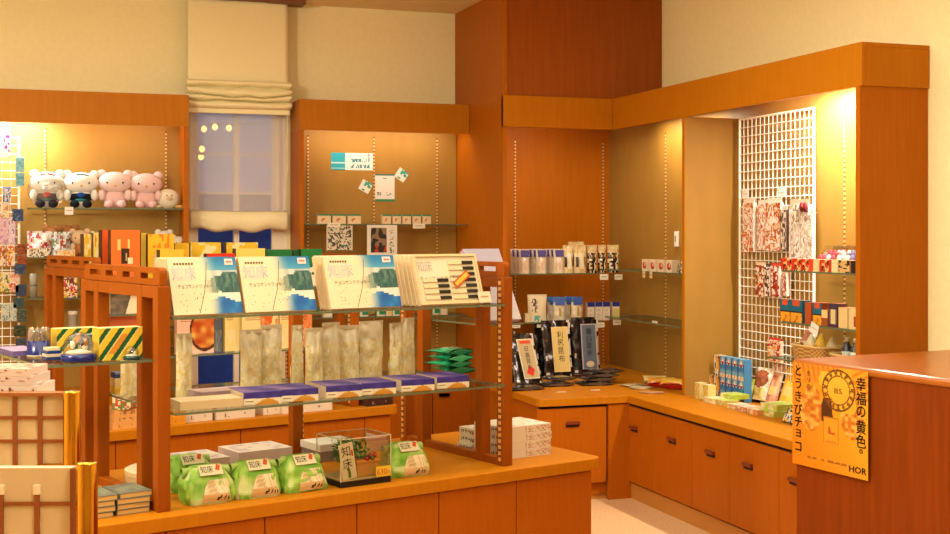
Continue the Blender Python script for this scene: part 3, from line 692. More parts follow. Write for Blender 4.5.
# ---------------------------------------------------------------- island: worktop goods
ZT = .6205
def wrapped(seed):
    rr = random.Random(seed); w, d, h = .190, .135, .126
    def half(v):
        if v < .12: return .93 + .07 * v / .12
        if v < .55: return 1 - .10 * (v - .12) / .43
        return .90 - .46 * ((v - .55) / .45) ** 1.3
    def S(a, v, k=1.):
        c, s = math.cos(a), math.sin(a); e = .42
        x = math.copysign(abs(c) ** e, c) * w / 2 * (half(v) ** .7); y = math.copysign(abs(s) ** e, s) * d / 2 * half(v)
        cr = 1 + .13 * (vnoise(a * 2.2 + seed, v * 4, seed) - .5) + .07 * (vnoise(a * 7, v * 10 + seed, seed + 2) - .5)
        return Vector((x * cr * k, y * cr * k + .018 * v, h * v ** .92))
    t = None
    m = MB(); m.smooth = True
    def colr(u, v):
        n = vnoise(u * 22 + seed, v * 6, seed); n2 = vnoise(u * 9, v * 4 + seed, seed + 5)
        return mixc(mixc((112, 176, 44), (190, 226, 96), n), (226, 238, 160), sm(.5, .85, n2))
    m.grid(lambda u, v: S(2 * math.pi * u, v), 56, 18, 0, colr, True)
    # closed top with folded paper
    top = [S(2 * math.pi * i / 56, 1) for i in range(56)]; cen = m.vert(Vector((0, .018, h + .004)))
    idx = [m.vert(p) for p in top]
    for i in range(56): m.face((idx[i], idx[(i + 1) % 56], cen), 0, (150, 200, 70))
    parts = [('wrapper', m, PRINT)]
    # twisted paper ears
    m = MB(); m.smooth = True
    for sx in (-1, 1):
        a0 = Vector((sx * .055, .015, h * .93)); m = MB(); m.smooth = True
        m.grid(lambda u, v, sx=sx, a0=a0: a0 + Vector((sx * (.034 * v), .012 * math.sin(6.28 * u) * (.5 + 1.0 * v), -.012 * v + .014 * math.cos(6.28 * u) * (.4 + .9 * v))), 10, 4, 0, lambda u, v: mixc((130, 190, 60), (206, 230, 130), u), True)
        parts.append(('paper_ear', m, PRINT))
    # front wrap label
    m = MB(); m.smooth = True
    a0, a1 = -math.pi / 2 - .12, -math.pi / 2 + .56
    def lab(u, v):
        if v < .34 and .08 < u < .92 and abs(v - .17 - .04 * math.sin(u * 30)) < .07 and math.sin(u * 34) > -.1: return (70, 50, 30)
        return (226, 182, 118) if v < .36 else mixc((250, 232, 186), (206, 170, 116), sm(.3, .5, abs((u * 4.2 + v) % 1 - .5)) * .8)
    m.grid(lambda u, v: S(a0 + (a1 - a0) * (.5 + (u - .5) * (1 - .35 * v)), .04 + .60 * v, 1.02) + Vector((0, -.002, 0)), 22, 14, 0, lab); parts.append(('paper_label', m, PRINT))
    # top tag with characters and red stamp
    tg = MB(); o = Vector((-.038, -.045, h * .80)); du = Vector((1, .0, 0)); dv = Vector((0, .62, .62)).normalized()
    tg.art(o, du * .088, dv * .046, 2, 2, lambda u, v: (252, 236, 190))
    nrm = du.cross(dv); e = o + nrm * .001
    tg.text('知床', e + du * .006 + dv * .009, du, dv, .034, (26, 22, 18), 0, .046)
    tg.poly([e + du * .060 + dv * .022, e + du * .074 + dv * .016, e + du * .084 + dv * .040, e + du * .070 + dv * .045], 0, (230, 90, 30))
    parts.append(('name_tag', tg, PRINT))
    return parts
gp = [(214, 504, 0., 'front row, nearest the brass posts'), (262, 498, .04, 'second in the front row from the brass posts'), (308, 492, .08, 'front row, beside the clear bonsai case'), (413, 477, .02, 'behind the far end of the bonsai case')]
for k, (px, py, rz, where) in enumerate(gp):
    s, p = hps(px, py, ZT)
    t = thing('wrapped_sweet', 'green wrapped sweet parcel with cream label, %s' % where, 'parcel', isl(s, max(p + .068, .09), ZT), ISA + rz - .06, 'green wrapped parcels on the island')
    for nm, mb, mt in wrapped(k + 1): obj(nm, mb, mt, t)
s, p = hps(178, 497, ZT)
t = thing('wrapped_sweet', 'green wrapped sweet parcel half hidden between frame post and the front row', 'parcel', isl(s + .09, p + .12, ZT), ISA, 'green wrapped parcels on the island')
for nm, mb, mt in wrapped(9): obj(nm, mb, mt, t)
# flat white gift boxes behind
def giftop(u, v):
    n = vnoise(u * 8, v * 6, 4)
    return mixc((240, 222, 206), (206, 180, 190), sm(.5, .8, n)) if .05 < u < .95 and .05 < v < .95 else (246, 232, 216)
for (px, py, w, d, h, lab) in ((203, 475, .235, .22, .062, 'flat lilac white box behind the green parcels nearest the frame post'), (266, 464, .25, .2, .060, 'flat lilac white box behind the third green parcel')):
    s, p = hps(px, py, ZT); m = MB(); carton(m, w, d, h, (232, 214, 214), (226, 208, 210), giftop, 14, 12)
    simple('gift_box', lab, 'box', m, PRINT, isl(s, max(p, .30), ZT), ISA + .02, None, .003)
s, p = hps(312, 452, ZT); t = thing('gift_box', 'white lidded box with grey sides behind the clear bonsai case', 'box', isl(s, .60, ZT), ISA)
m = MB(); carton(m, .19, .17, .060, (150, 130, 122), (150, 130, 122), (200, 190, 180)); obj('base', m, PRINT, t, .003)
m = MB(); carton(m, .198, .178, .030, (246, 238, 226), (246, 238, 226), (252, 246, 232), c0=(0, -.004, .045)); obj('lid', m, PRINT, t, .006)
# round tin seen through the frame
m = MB(); m.smooth = True; s, p = -1.745, .53
t = thing('sweet_tin', 'wide round cream tin seen between the island frame posts', 'tin', isl(s, p, ZT), ISA)
m.lathe([(.15, 0), (.156, .008), (.156, .055)], 0, 0, 36, 0, cols=[(200, 160, 110), (206, 168, 120)]); obj('body', m, PRINT, t)
m = MB(); m.lathe([(.158, .05), (.158, .068), (.150, .072), (.02, .074)], 0, 0, 36, 0, cols=[(234, 206, 160), (246, 226, 186), (250, 234, 196)]); obj('lid', m, PRINT, t)
# clear bonsai gift case
s0, p0 = hps(341, 488.5, ZT); s1, p1 = hps(390, 481.5, ZT); w = s1 - s0; p0 = .07
t = thing('bonsai_case', 'clear plastic gift case holding a small potted plant and a price card', 'gift case', isl((s0 + s1) / 2, p0 + .005, ZT), ISA)
m = MB(); m.box(-w / 2, w / 2, 0, .19, 0, .022, 0, (34, 22, 16)); m.box(-w / 2 + .004, w / 2 - .004, .004, .186, .022, .026, 0, (226, 190, 120)); obj('tray', m, PRINT, t)
HC = .185; m = MB()
m.box(-w / 2, w / 2, 0, .19, .022, HC); obj('clear_cover', m, CLEAR, t)
m = MB(); e = .0016
for x in (-w / 2, w / 2):
    for y in (0, .19): m.box(x - e, x + e, y - e, y + e, .022, HC, 0, (226, 214, 170))
for y in (0, .19): m.box(-w / 2, w / 2, y - e, y + e, HC - e, HC + e, 0, (226, 214, 170))
for x in (-w / 2, w / 2): m.box(x - e, x + e, 0, .19, HC - e, HC + e, 0, (226, 214, 170))
obj('cover_edge', m, GLOSS, t)
m = MB(); m.box(-.02, .075, .03, .10, .026, .085, 0, (222, 160, 70)); m.box(-.026, .081, .024, .106, .08, .092, 0, (236, 150, 60)); po = obj('planter', m, PRINT, t, .004)
m = MB(); rr = random.Random(4)
for k in range(420):
    a = rr.uniform(0, 6.28); rad = rr.uniform(0, 1) ** .5
    c = Vector((-.015 + .078 * rad * math.cos(a), .095 + .06 * rad * math.sin(a), .125 + .042 * rr.uniform(-1, 1)))
    d = Vector((rr.uniform(-1, 1), rr.uniform(-1, 1), rr.uniform(-.3, 1))).normalized() * .011; n = d.orthogonal().normalized() * .005
    m.poly([c - d, c + n, c + d, c - n], 0, rr.choice([(60, 110, 30), (96, 150, 44), (140, 180, 70), (44, 84, 26), (176, 190, 96)]))
fo = obj('foliage', m, PRINT, t); fo['kind'] = 'stuff'
m = MB(); m.smooth = True
for k in range(9): m.ell((.02 + .012 * (k % 4) + .006 * (k // 4), .026 + .01 * (k // 4), .096 + .010 * (k % 2)), (.009, .009, .009), 8, 6, 0, [(190, 40, 30), (130, 50, 30), (90, 120, 40)][k % 3])
obj('berry_cluster', m, GLOSS, t)
m = MB(); m.X = Matrix.Translation((-w * .42, .012, .024)) @ Matrix.Rotation(math.radians(-9), 4, 'Y')
m.art((0, 0, 0), (.062, 0, 0), (0, 0, .140), 2, 2, lambda u, v: (250, 232, 184)); m.box(0, .062, .0005, .002, 0, .140, 0, (240, 220, 170))
m.vtext('知床', (.028, -.001, .134), (1, 0, 0), (0, 0, 1), .044, (24, 20, 16)); m.poly([(.050, -.001, .085), (.058, -.001, .085), (.058, -.001, .11), (.050, -.001, .11)], 0, (226, 80, 30))
m.strip([(.03, .005), (.032, .03), (.026, .045)], .012, (0, -.001, 0), (1, 0, 0), (0, 0, 1), (90, 120, 40)); obj('name_card', m, PRINT, t)
m = MB(); m.box(w / 2 - .068, w / 2 - .002, -.003, -.001, .026, .066, 0, (250, 206, 60)); m.text('630', (w / 2 - .064, -.0036, .034), (1, 0, 0), (0, 0, 1), .032, (214, 50, 20), 0, .044); m.text('円', (w / 2 - .017, -.0036, .034), (1, 0, 0), (0, 0, 1), .014, (214, 50, 20)); obj('price_card', m, PRINT, t)
# white cartons by the right frame
def cprint(side):
    def f(u, v):
        if .2 < v < .75 and .12 < u < .9 and vnoise(u * 26, v * 5, side) > .52: return (96, 70, 62)
        if u > .9 and .3 < v < .7: return (190, 80, 60)
        return (250, 234, 204)
    return f
s1, p1 = hps(551, 454, ZT)
bw, bd, bh = .255, .112, .034
srcw = None
for layer in range(4):
    for row in range(3):
        off = -.012 if layer == 0 and row == 2 else R.uniform(-.003, .003)
        pos = isl(s1 - bw / 2 + off, p1 + row * (bd + .002), ZT + layer * (bh + .0005))
        lab = 'white printed carton at the island end, %s row from camera, %s layer' % (NTH[row], ('bottom', 'second', 'third', 'top')[layer])
        if layer == 3 and row == 2: continue
        if srcw is None:
            srcw = thing('white_carton', lab, 'carton', pos, ISA, 'white cartons stacked at the island end'); m = MB()
            carton(m, bw, bd, bh, lambda u, v: (216, 170, 140) if u > .45 and vnoise(u * 50, v * 9, 7) > .5 and .1 < v < .9 else (252, 236, 208), (250, 234, 204), lambda u, v: (216, 190, 150) if vnoise(u * 14, v * 8, 2) > .68 else (252, 240, 214), 40, 8)
            e = Vector((-bw / 2 - .0006, bd, 0)); m.art(e, (0, -bd, 0), (0, 0, bh), 22, 8, cprint(2)); obj('carton', m, PRINT, srcw)
        else: dup(srcw, lab, pos, ISA + R.uniform(-.012, .012))
# grey covered books
def bookmesh():
    w, d, h = .118, .165, .0185; mc = MB(); mp = MB()
    mc.box(-w / 2, w / 2, 0, d, h - .002, h, 0, (120, 124, 110)); mc.box(-w / 2, w / 2, 0, d, 0, .002, 0, (120, 124, 110)); mc.box(-w / 2, -w / 2 + .003, 0, d, .002, h - .002, 0, (130, 132, 118))
    for k in range(5): x = -w * .35 + k * .02; mc.box(x, x + .016, .03 + .02 * (k % 3), .1 + .01 * k, h, h + .0004, 0, (146, 148, 124))
    mp.box(-w / 2 + .003, w / 2 - .002, .002, d - .003, .002, h - .002, 0, (238, 196, 120)); return mc, mp
srcb = None
for (px, py, n, who) in ((133, 514, 4, 'beside the island frame post'), (98, 519, 4, 'touching the brass post')):
    s, p = hps(px, py, ZT)
    for k in range(n):
        pos = isl(s + R.uniform(-.004, .004) + .003 * k, p + R.uniform(0, .004), ZT + k * .0188); lab = 'grey covered book, %s of the pile %s' % (('bottom', 'second', 'third', 'top')[k], who)
        if srcb is None:
            srcb = thing('book', lab, 'book', pos, ISA, 'grey books on the island'); a, b = bookmesh(); obj('cover', a, PRINT, srcb); obj('pages', b, PRINT, srcb)
        else: dup(srcb, lab, pos, ISA + R.uniform(-.03, .03))

# ---------------------------------------------------------------- glass side shelf with snow globes
ZG = 1.153
t = I1; m = MB(); r = .05
sh = [(-2.345 - DX + r - r * math.cos(a), .115 + r - r * math.sin(a)) for a in (0, math.pi / 6, math.pi / 3, math.pi / 2)]
m.prism(sh + [(-1.962 - DX, .115), (-1.962 - DX, .84), (-2.345 - DX, .84)], ZG - .009, ZG, 'z', 0)
for k in range(2, len(m.f)): m.m[k] = 1
obj('side_shelf', m, [GLASS, EDGE], I1)
ZG += .0005
def onshelf(px, py, dp=0): s, p = hps(px, py, ZG); return isl(hp(px, py, p + dp)[0], p + dp, ZG)
t = thing('glass_ornament', 'round glass ornament with a clear castle rim on a blue base', 'ornament', onshelf(38.5, 357, .04), ISA)
m = MB(); m.smooth = True; m.lathe([(.041, 0), (.041, .006), (.040, .008), (.040, .056)], 0, 0, 24, 0, cols=[(220, 200, 170), (14, 30, 104), (12, 32, 116)]); obj('blue_base', m, GLOSS, t)
m = MB(); m.smooth = True; m.lathe([(.039, .057), (.039, .102), (.036, .102), (.036, .060)], 0, 0, 24, 0); obj('glass_wall', m, CLEAR, t)
for k in range(9):
    a = k * 6.283 / 9; m = MB(); m.lathe([(.007, .057), (.006, .085 + .012 * (k % 2)), (.001, .104)], .029 * math.cos(a), .029 * math.sin(a), 8, 0, (236, 206, 150)); obj('tower', m, GLOSS, t)
def globe(pos, r, basec, label, fig):
    t = thing('snow_globe', label, 'snow globe', pos, ISA)
    m = MB(); m.smooth = True; m.lathe([(r * 1.0, 0), (r * 1.08, .006), (r * 1.05, r * .40), (r * .95, r * .48)], 0, 0, 28, 0, basec); obj('base', m, GLOSS, t)
    m = MB(); m.smooth = True; m.ell((0, 0, r * .85), (r * .94, r * .94, r * .94), 24, 14); obj('glass_dome', m, CLEAR, t)
    m = MB(); m.smooth = True; m.lathe([(r * .86, r * .49), (r * .7, r * .62), (r * .2, r * .74)], 0, 0, 20, 0, (246, 236, 210)); 
    for k in range(fig): a = k * 2.4; m.ell((r * .4 * math.cos(a), r * .4 * math.sin(a), r * (.85 + .16 * (k % 3))), (r * .17, r * .17, r * .24), 10, 8, 0, [(250, 240, 220), (200, 130, 70), (60, 50, 60), (220, 200, 170)][k % 4])
    obj('figurines', m, PRINT, t)
globe(onshelf(78.5, 363, .06), .056, (12, 32, 116), 'large domed snow globe on a wide blue base at the shelf edge', 6)
globe(onshelf(131.5, 360.5, .03), .027, (10, 70, 72), 'small snow globe on a teal base by the island frame post', 3)
t = thing('trinket_box', 'small blue and white stacked trinket box beside the large snow globe', 'box', onshelf(54, 361, .03), ISA)
m = MB()
for k, c in enumerate(((40, 60, 120), (226, 206, 180), (30, 60, 140), (240, 220, 180))): m.box(-.028 + .002 * k, .028 - .002 * k, 0, .05, k * .011, k * .011 + .0108, 0, c)
obj('layers', m, GLOSS, t, .001)
def stripes(u, v):
    k = (u * 1.5 - v * .8 + 2) * 2.1
    if k % 1 < .40: return (14, 92, 40)
    if k % 1 < .50: return (240, 226, 150)
    if int(k) % 3 == 1 and .2 < v < .8: return (230, 150, 40)
    return (246, 206, 50)
for (px, py, p, w, h, lab) in ((78, 362, .45, .155, .095, 'yellow and green striped box standing behind the large snow globe'), (121, 361, .165, .155, .112, 'yellow and green striped box between the snow globes and frame post')):
    s = hp(px, py - 20, p)[0]; m = MB(); carton(m, w, .07, h, stripes, (236, 196, 60), (250, 226, 150), 60, 40)
    tt = thing('striped_box', lab, 'box', isl(min(s, -1.975 - w / 2), p, ZG), ISA); obj('carton', m, PRINT, tt)
m = MB(); carton(m, .05, .05, .075, (86, 106, 110), (80, 100, 104), (140, 160, 160)); simple('trinket_box', 'grey blue lidded box half hidden behind the large snow globe', 'box', m, PRINT, onshelf(92, 358, .10), ISA, None, .004)
m = MB(); carton(m, .10, .22, .018, (110, 90, 150), (110, 90, 150), (170, 150, 190)); simple('flat_box', 'thin purple box lying at the far corner of the glass side shelf', 'box', m, PRINT, isl(-2.285, .50, ZG), ISA, None, .002)

for k, (w, h, c, lab) in enumerate(((.07, .03, (250, 190, 50), 'lowest small yellow box behind the frame on the middle shelf'), (.068, .03, (246, 214, 150), 'middle small cream box behind the frame on the middle shelf'), (.066, .022, (40, 70, 130), 'top small blue box behind the frame on the middle shelf'))):
    m = MB(); carton(m, w, .05, h, lambda u, v, c=c: mixc(c, (250, 236, 210), .5 if v > .7 else 0), c, mixc(c, (255, 255, 255), .3), 6, 6); simple('small_box', lab, 'box', m, PRINT, isl(-1.855, .70, ZM + sum((.0305, .0305)[:k])), ISA)

# ---------------------------------------------------------------- brass display rack in front of the island
TILE = mat('beige_tile', (208, 182, 140), .5)
def rack():
    t = thing('display_rack', 'stepped display rack with beige square tiles, brown bars and two brass posts', 'rack', (0, 0, 0))
    def post(px, py, fwd, dia):
        z = EYE - (py - HOR) * fwd / FPX; c = ray(px, HOR) * fwd; m = MB(); m.smooth = True; r = dia / 2
        m.lathe([(r, 0), (r, z - .004), (r * .94, z)], c.x, c.y, 28); obj('brass_post', m, BRASS, t); return c, z
    f1, f2 = 3.45, 3.0
    ca, za = post(72, 391, f1 - .03, .047); cb, zb = post(87, 462, f2 - .03, .049)
    def wpt(px, py, f): return ray(px, py) * f + Vector((0, 0, EYE)) if False else Vector((ray(px, py).x * f, ray(px, py).y * f, EYE + ray(px, py).z * f))
    U = RGT
    def panel(f, xr, ztop, zlow, cols, rows, tilts, depth, name):
        # board facing the camera aisle with raised bars
        o = Vector((FWD.x * f, FWD.y * f, 0)); xs = lambda px: (px - 475) / FPX * f
        zz = lambda py: EYE - (py - HOR) * f / FPX
        def P(x, d, z): v = o + U * x + FWD * d; return (v.x, v.y, z)
        def bx(m, x0, x1, d0, d1, z0, z1):
            i = [m.vert(P(*q)) for q in ((x0, d0, z0), (x1, d0, z0), (x1, d1, z0), (x0, d1, z0), (x0, d0, z1), (x1, d0, z1), (x1, d1, z1), (x0, d1, z1))]
            for q in ((0, 3, 2, 1), (4, 5, 6, 7), (0, 1, 5, 4), (1, 2, 6, 5), (2, 3, 7, 6), (3, 0, 4, 7)): m.face([i[k] for k in q])
        xl, x1 = xs(-70), xs(xr); m = MB(); bx(m, xl, x1, 0, depth, 0, zz(ztop)); obj(name, m, TILE, t)
        for px in cols:
            m = MB(); w = .006; top = zz(tilts) if tilts else zz(ztop); bx(m, xs(px) - w, xs(px) + w, -.006, 0, 0, top); obj('upright_bar', m, BRONZE, t)
            if tilts: m = MB(); bx(m, xs(px) - w * 1.2, xs(px) + w * 1.2, -.008, 0, top, top + .022); obj('bar_tip', m, mat('clear_tip', (240, 220, 190), .2), t)
        for py in rows:
            m = MB(); w = .0045; bx(m, xl, x1, -.005, 0, zz(py) - w, zz(py) + w); obj('cross_bar', m, BRONZE, t)
        return bx, xs, zz, xl, x1
    bx, xs, zz, xl, x1 = panel(f1, 64, 396, 534, (-9, 15.5, 40.5), (417.5, 441), None, .03, 'tiled_panel')
    m = MB(); bx(m, xl, x1 + .004, -.012, .034, zz(396), zz(392.5)); obj('top_rail', m, mat('rack_rail', (176, 110, 60), .25, .5), t)
    m = MB(); bx(m, xl, xs(40), .03, .24, zz(392.5) - .046, zz(392.5) - .035); obj('tray', m, TILE, t)
    m = MB(); bx(m, xs(64), xs(66), -.01, .01, 0, zz(393)); obj('edge_bar', m, BRONZE, t)
    m = MB(); bx(m, xs(40), xs(64), -.012, -.006, zz(466), zz(463)); obj('clip_strip', m, BRASS, t)
    bx, xs, zz, xl, x1 = panel(f2, 72, 468, 534, (-34, 1.5, 37.5), (503.5,), 494, .03, 'tiled_panel')
    m = MB(); bx(m, xs(71), xs(75), -.008, .01, 0, zz(468)); obj('edge_bar', m, BRONZE, t)
    return za, f1, zz
rack()
f1 = 3.45; ztop = EYE - (392.5 - HOR) * f1 / FPX
for k, (px, w, h, c, ct, lab) in enumerate(((6, .17, .046, (246, 232, 220), (240, 214, 196), 'bottom white wrapped box lying on the brass display rack'), (3, .16, .026, (236, 214, 204), (232, 206, 190), 'middle pale wrapped box on the brass display rack'), (2, .15, .020, (244, 220, 206), (226, 176, 150), 'top red patterned wrapped box on the brass display rack'))):
    o = ray(px, HOR) * (f1 + .05); m = MB()
    carton(m, w, .15, h, lambda u, v, c=c: mixc(c, (150, 60, 60), sm(.62, .8, vnoise(u * 14, v * 4, 4))) if v > .4 else c, c, lambda u, v, ct=ct: mixc(ct, (170, 80, 80), sm(.6, .8, vnoise(u * 12, v * 9, 6))), 24, 10)
    simple('wrapped_box', lab, 'box', m, PRINT, (o.x, o.y, ztop - .0345 + sum((.0465, .0265)[:k])), -YAW, None, .003)
m = MB(); carton(m, .022, .05, .05, (246, 230, 214), (230, 190, 170), (250, 240, 220)); o = ray(34, HOR) * (f1 + .08); simple('small_box', 'tiny white box at the corner of the brass display rack', 'box', m, PRINT, (o.x, o.y, ztop - .0345), -YAW)

# ---------------------------------------------------------------- second island goods
def p2(px, py, p): return hp(px, py, p)
def panelart(bg, kind, seed=0):
    def f(u, v):
        n = vnoise(u * 9 + seed, v * 9, seed)
        c = bg
        if kind == 'bear' and (u - .5) ** 2 * 1.1 + (v - .42) ** 2 < .10: c = (250, 226, 170)
        if kind == 'bear' and abs(u - .5) < .06 and abs(v - .5) < .03: c = (120, 60, 20)
        if kind == 'bear' and v > .74 and n > .62: c = (230, 130, 30)
        if kind == 'caramel':
            if .36 < u < .62 and .46 < v < .70: c = (60, 30, 20)
            if .40 < u < .56 and .50 < v < .66 and n > .5: c = (200, 160, 110)
            if .58 < u < .74 and .44 < v < .54: c = (246, 226, 180)
            if (.22 < u < .32 and .68 < v < .84) or (.58 < u < .64 and .70 < v < .84): c = (250, 210, 120)
            if .40 < u < .62 and v < .36 and int(v * 18) % 2 == 0: c = (190, 70, 20)
        if kind == 'lines' and .15 < u < .85 and int(v * 12) % 3 == 0 and v > .15: c = mixc(bg, (180, 110, 30), .6)
        if kind == 'snow' and n > .62: c = mixc(bg, (255, 246, 200), .8)
        if kind == 'green' and v < .55: c = (244, 236, 206) if v < .3 or n > .5 else (20, 100, 50)
        if kind == 'redtop' and .1 < u < .9 and .15 < v < .75 and n > .45: c = (250, 220, 120)
        return c
    return f
Z2 = 1.3005
up = [ # x0, x1, ytop, colour, kind, p, label
 (84, 92, 234, (240, 180, 40), 'snow', 2.385, 'narrow yellow candy box, nearest the far frame of the second island'),
 (93.5, 101.5, 233, (250, 216, 110), 'bear', 2.35, 'narrow cream and yellow box with brown spots beside the orange boxes'),
 (102.5, 109, 230, (236, 90, 24), 'plain', 2.20, 'narrow plain orange box standing next to the large orange box'),
 (111, 140, 230, (238, 116, 36), 'caramel', 2.06, 'large orange candy box with a dark square picture'),
 (141, 146.5, 233, (250, 206, 70), 'plain', 2.10, 'narrow yellow box between the large orange and large yellow boxes'),
 (148, 174, 234, (248, 190, 40), 'bear', 2.07, 'large yellow candy box with a cream bear face shape'),
 (175, 189, 243, (250, 190, 20), 'plain', 2.14, 'plain yellow box behind the red and yellow small box'),
 (190.5, 221, 242.5, (250, 200, 40), 'snow', 2.20, 'yellow box with pale speckles under the window, beside the plain yellow box'),
 (226.5, 258, 242.5, (250, 200, 40), 'snow', 2.20, 'yellow box with pale speckles under the window, nearest the green boxes'),
 (160, 184, 249.5, (250, 200, 60), 'redtop', 2.015, 'small yellow box with red lettering blocks behind the lake boxes'),
 (207, 235, 253.5, (226, 50, 20), 'redtop', 2.06, 'low red box with yellow lettering blocks behind the lake boxes'),
 (236, 265, 248.5, (255, 226, 110), 'plain', 2.08, 'pale yellow box between the red box and the green boxes'),
 (266, 292, 249.5, (20, 120, 60), 'green', 2.12, 'green and white box beside the pale yellow box'),
 (293.5, 299.5, 250, (16, 90, 44), 'plain', 2.14, 'narrow dark green box between the two green and white boxes'),
 (301, 322, 249, (20, 130, 60), 'green', 2.12, 'green and white box beside the window frame bay'),
]
for (x0, x1, yt, c, kind, p, lab) in up:
    if x0 < 110: pass
    sa, sb = p2(x0, 270, p)[0], p2(x1, 270, p)[0]; z = p2((x0 + x1) / 2, yt, p)[1]; w = sb - sa
    th = .06 if w < .06 else .045
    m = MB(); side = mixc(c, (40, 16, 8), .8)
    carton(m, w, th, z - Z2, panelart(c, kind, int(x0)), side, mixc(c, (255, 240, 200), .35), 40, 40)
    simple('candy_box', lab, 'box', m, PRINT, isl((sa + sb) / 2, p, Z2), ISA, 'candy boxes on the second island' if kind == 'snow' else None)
# leaning food boxes on its middle shelf
def food(bg, kind, seed):
    def f(u, v):
        n = vnoise(u * 7 + seed, v * 7, seed)
        if kind == 'curry' and ((u - .75) / .42) ** 2 + ((v - .55) / .5) ** 2 < 1: return mixc((190, 60, 10), (250, 200, 90), n) if ((u - .75) / .36) ** 2 + ((v - .55) / .42) ** 2 < 1 else (90, 40, 20)
        if kind == 'prawn' and .5 < u < .98 and .25 < v < .95 and n > .42: return mixc((226, 90, 20), (252, 200, 140), vnoise(u * 14, v * 14, seed))
        if kind == 'dark': return (252, 230, 190) if u > .72 + .3 * (v - .5) else mixc((90, 76, 60), (150, 130, 110), n)
        if kind == 'ring':
            r = math.hypot(u - .75, (v - .4) * 1.1); return (226, 200, 160) if .25 < r < .36 else (224, 90, 30) if r <= .25 else mixc(bg, (240, 120, 70), n * .5)
        if v > .78 and int(v * 40) % 2 and .1 < u < .5: return mixc(bg, (150, 60, 30), .5)
        return mixc(bg, (255, 240, 210), .6 * n if v < .55 else .1)
    return f
Z2M = .9655
for (x0, x1, y0, y1, bg, kind, p, lab) in (
 (177, 214, 350, 312, (246, 190, 160), 'curry', 2.06, 'pink food box with a curry dish picture on the second island'),
 (214.5, 222, 350, 312, (96, 110, 130), 'plain', 2.12, 'slim grey blue food sleeve between pink and yellow food boxes'),
 (225, 241, 349, 311, (250, 220, 130), 'plain', 2.09, 'cream food box between the grey sleeve and the prawn picture box'),
 (242, 278.5, 350, 311, (252, 226, 150), 'prawn', 2.06, 'yellow food box with orange prawn pictures beside the middle post'),
 (279.5, 300, 349, 311, (252, 222, 140), 'plain', 2.07, 'yellow food box partly behind the middle post of the nearest island'),
 (302, 312, 345, 312, (240, 130, 60), 'prawn', 2.07, 'narrow orange food packet behind the middle post'),
 (107, 138, 352, 316, (236, 120, 70), 'ring', 2.07, 'salmon coloured food box with a pale ring seen through the frame')):
    sa, sb = p2(x0, 350, p)[0], p2(x1, 350, p)[0]; z = p2((x0 + x1) / 2, y1, p)[1]; m = MB()
    carton(m, sb - sa, .035, min(.26, z - Z2M), food(bg, kind, int(x0)), mixc(bg, (90, 50, 20), .3), bg, 44, 44)
    simple('food_box', lab, 'box', m, PRINT, isl((sa + sb) / 2, p, Z2M), ISA, None, 0, -.0)
sa, sb = p2(108, 312, 2.03)[0] + .012, p2(137, 312, 2.03)[0]; m = MB(); carton(m, sb - sa, .03, p2(120, 287, 2.06)[1] - 1.19, food((0, 0, 0), 'dark', 3), (226, 200, 150), (240, 220, 180), 40, 40)
m2 = MB(); m2.box(sa + .004 - (sa + sb) / 2, sb - (sa + sb) / 2 - .004, -.012, .034, -.225, 0, 0, (206, 150, 90)); 
t = thing('picture_box', 'box with a dark brown picture standing on a riser, seen through the frame', 'box', isl((sa + sb) / 2, 2.03, 1.19), ISA); obj('carton', m, PRINT, t); m2 = None
glass_shelf(I2, -1.682, -1.47, .05, .15, 1.19 - .001)
# goods on its worktop
for (px, py, n, w, d, h, c, lab) in (
 (199, 421.5, 2, .15, .17, .042, (246, 224, 196), 'white carton in the pair beside the orange packets'),
 (236, 418.5, 2, .22, .17, .040, (248, 226, 198), 'white carton in the long pair below the glass shelf'),
 (272, 414.5, 1, .10, .14, .040, (248, 228, 200), 'small single white carton between the white carton pairs'),
 (308, 412.0, 2, .30, .17, .040, (250, 230, 204), 'wide white carton in the pair crossed by the middle post'),
 (380, 405.5, 2, .17, .12, .034, (64, 30, 20), 'dark brown carton beside the far frame post'),
 (179, 424.5, 2, .07, .14, .034, (244, 160, 30), 'orange packet in the pair behind the nearest frame post'),
 (126, 429.0, 3, .13, .15, .032, (244, 176, 96), 'salmon orange carton in the pile seen through the frame')):
    s, p = hps(px, py, .62); p = max(p, 1.965)
    for k in range(n):
        m = MB(); carton(m, w, d, h, lambda u, v, c=c, k=k: mixc(c, (150, 100, 70) if c[0] > 100 else (200, 170, 140), .8) if (.3 < v < .7 and .2 < u < .8 and vnoise(u * 18, v * 3 + k, 2) > .62) else c, mixc(c, (210, 150, 100), .2), lambda u, v, c=c: mixc(c, (220, 180, 140), sm(.6, .8, vnoise(u * 6, v * 6, 3)) * .6), 24, 8)
        simple('white_carton' if c[1] > 200 else 'brown_carton' if c[0] < 100 else 'orange_carton', '%s, %s' % (lab, ('bottom one', 'upper one' if n == 2 else 'middle one', 'top one')[k]) if n > 1 else lab, 'carton', m, PRINT, isl(s + .004 * k, p, .6205 + k * (h + .0005)), ISA + .01 * k)
s, p = hps(117, 412, .735); m = MB(); pouch(m, .13, .06, .10, lambda u, v, b: (lambda q: q[min(4, int(vnoise(u * 9, v * 8, 3) * 5))])([(236, 210, 160), (200, 70, 40), (120, 130, 60), (244, 226, 190), (180, 100, 60)]), 12, 12, 5)
simple('patterned_bag', 'floral patterned bag lying on the salmon cartons', 'bag', m, PRINT, isl(hps(126, 429, .62)[0], 2.0, .6205 + 3 * .0326), ISA)
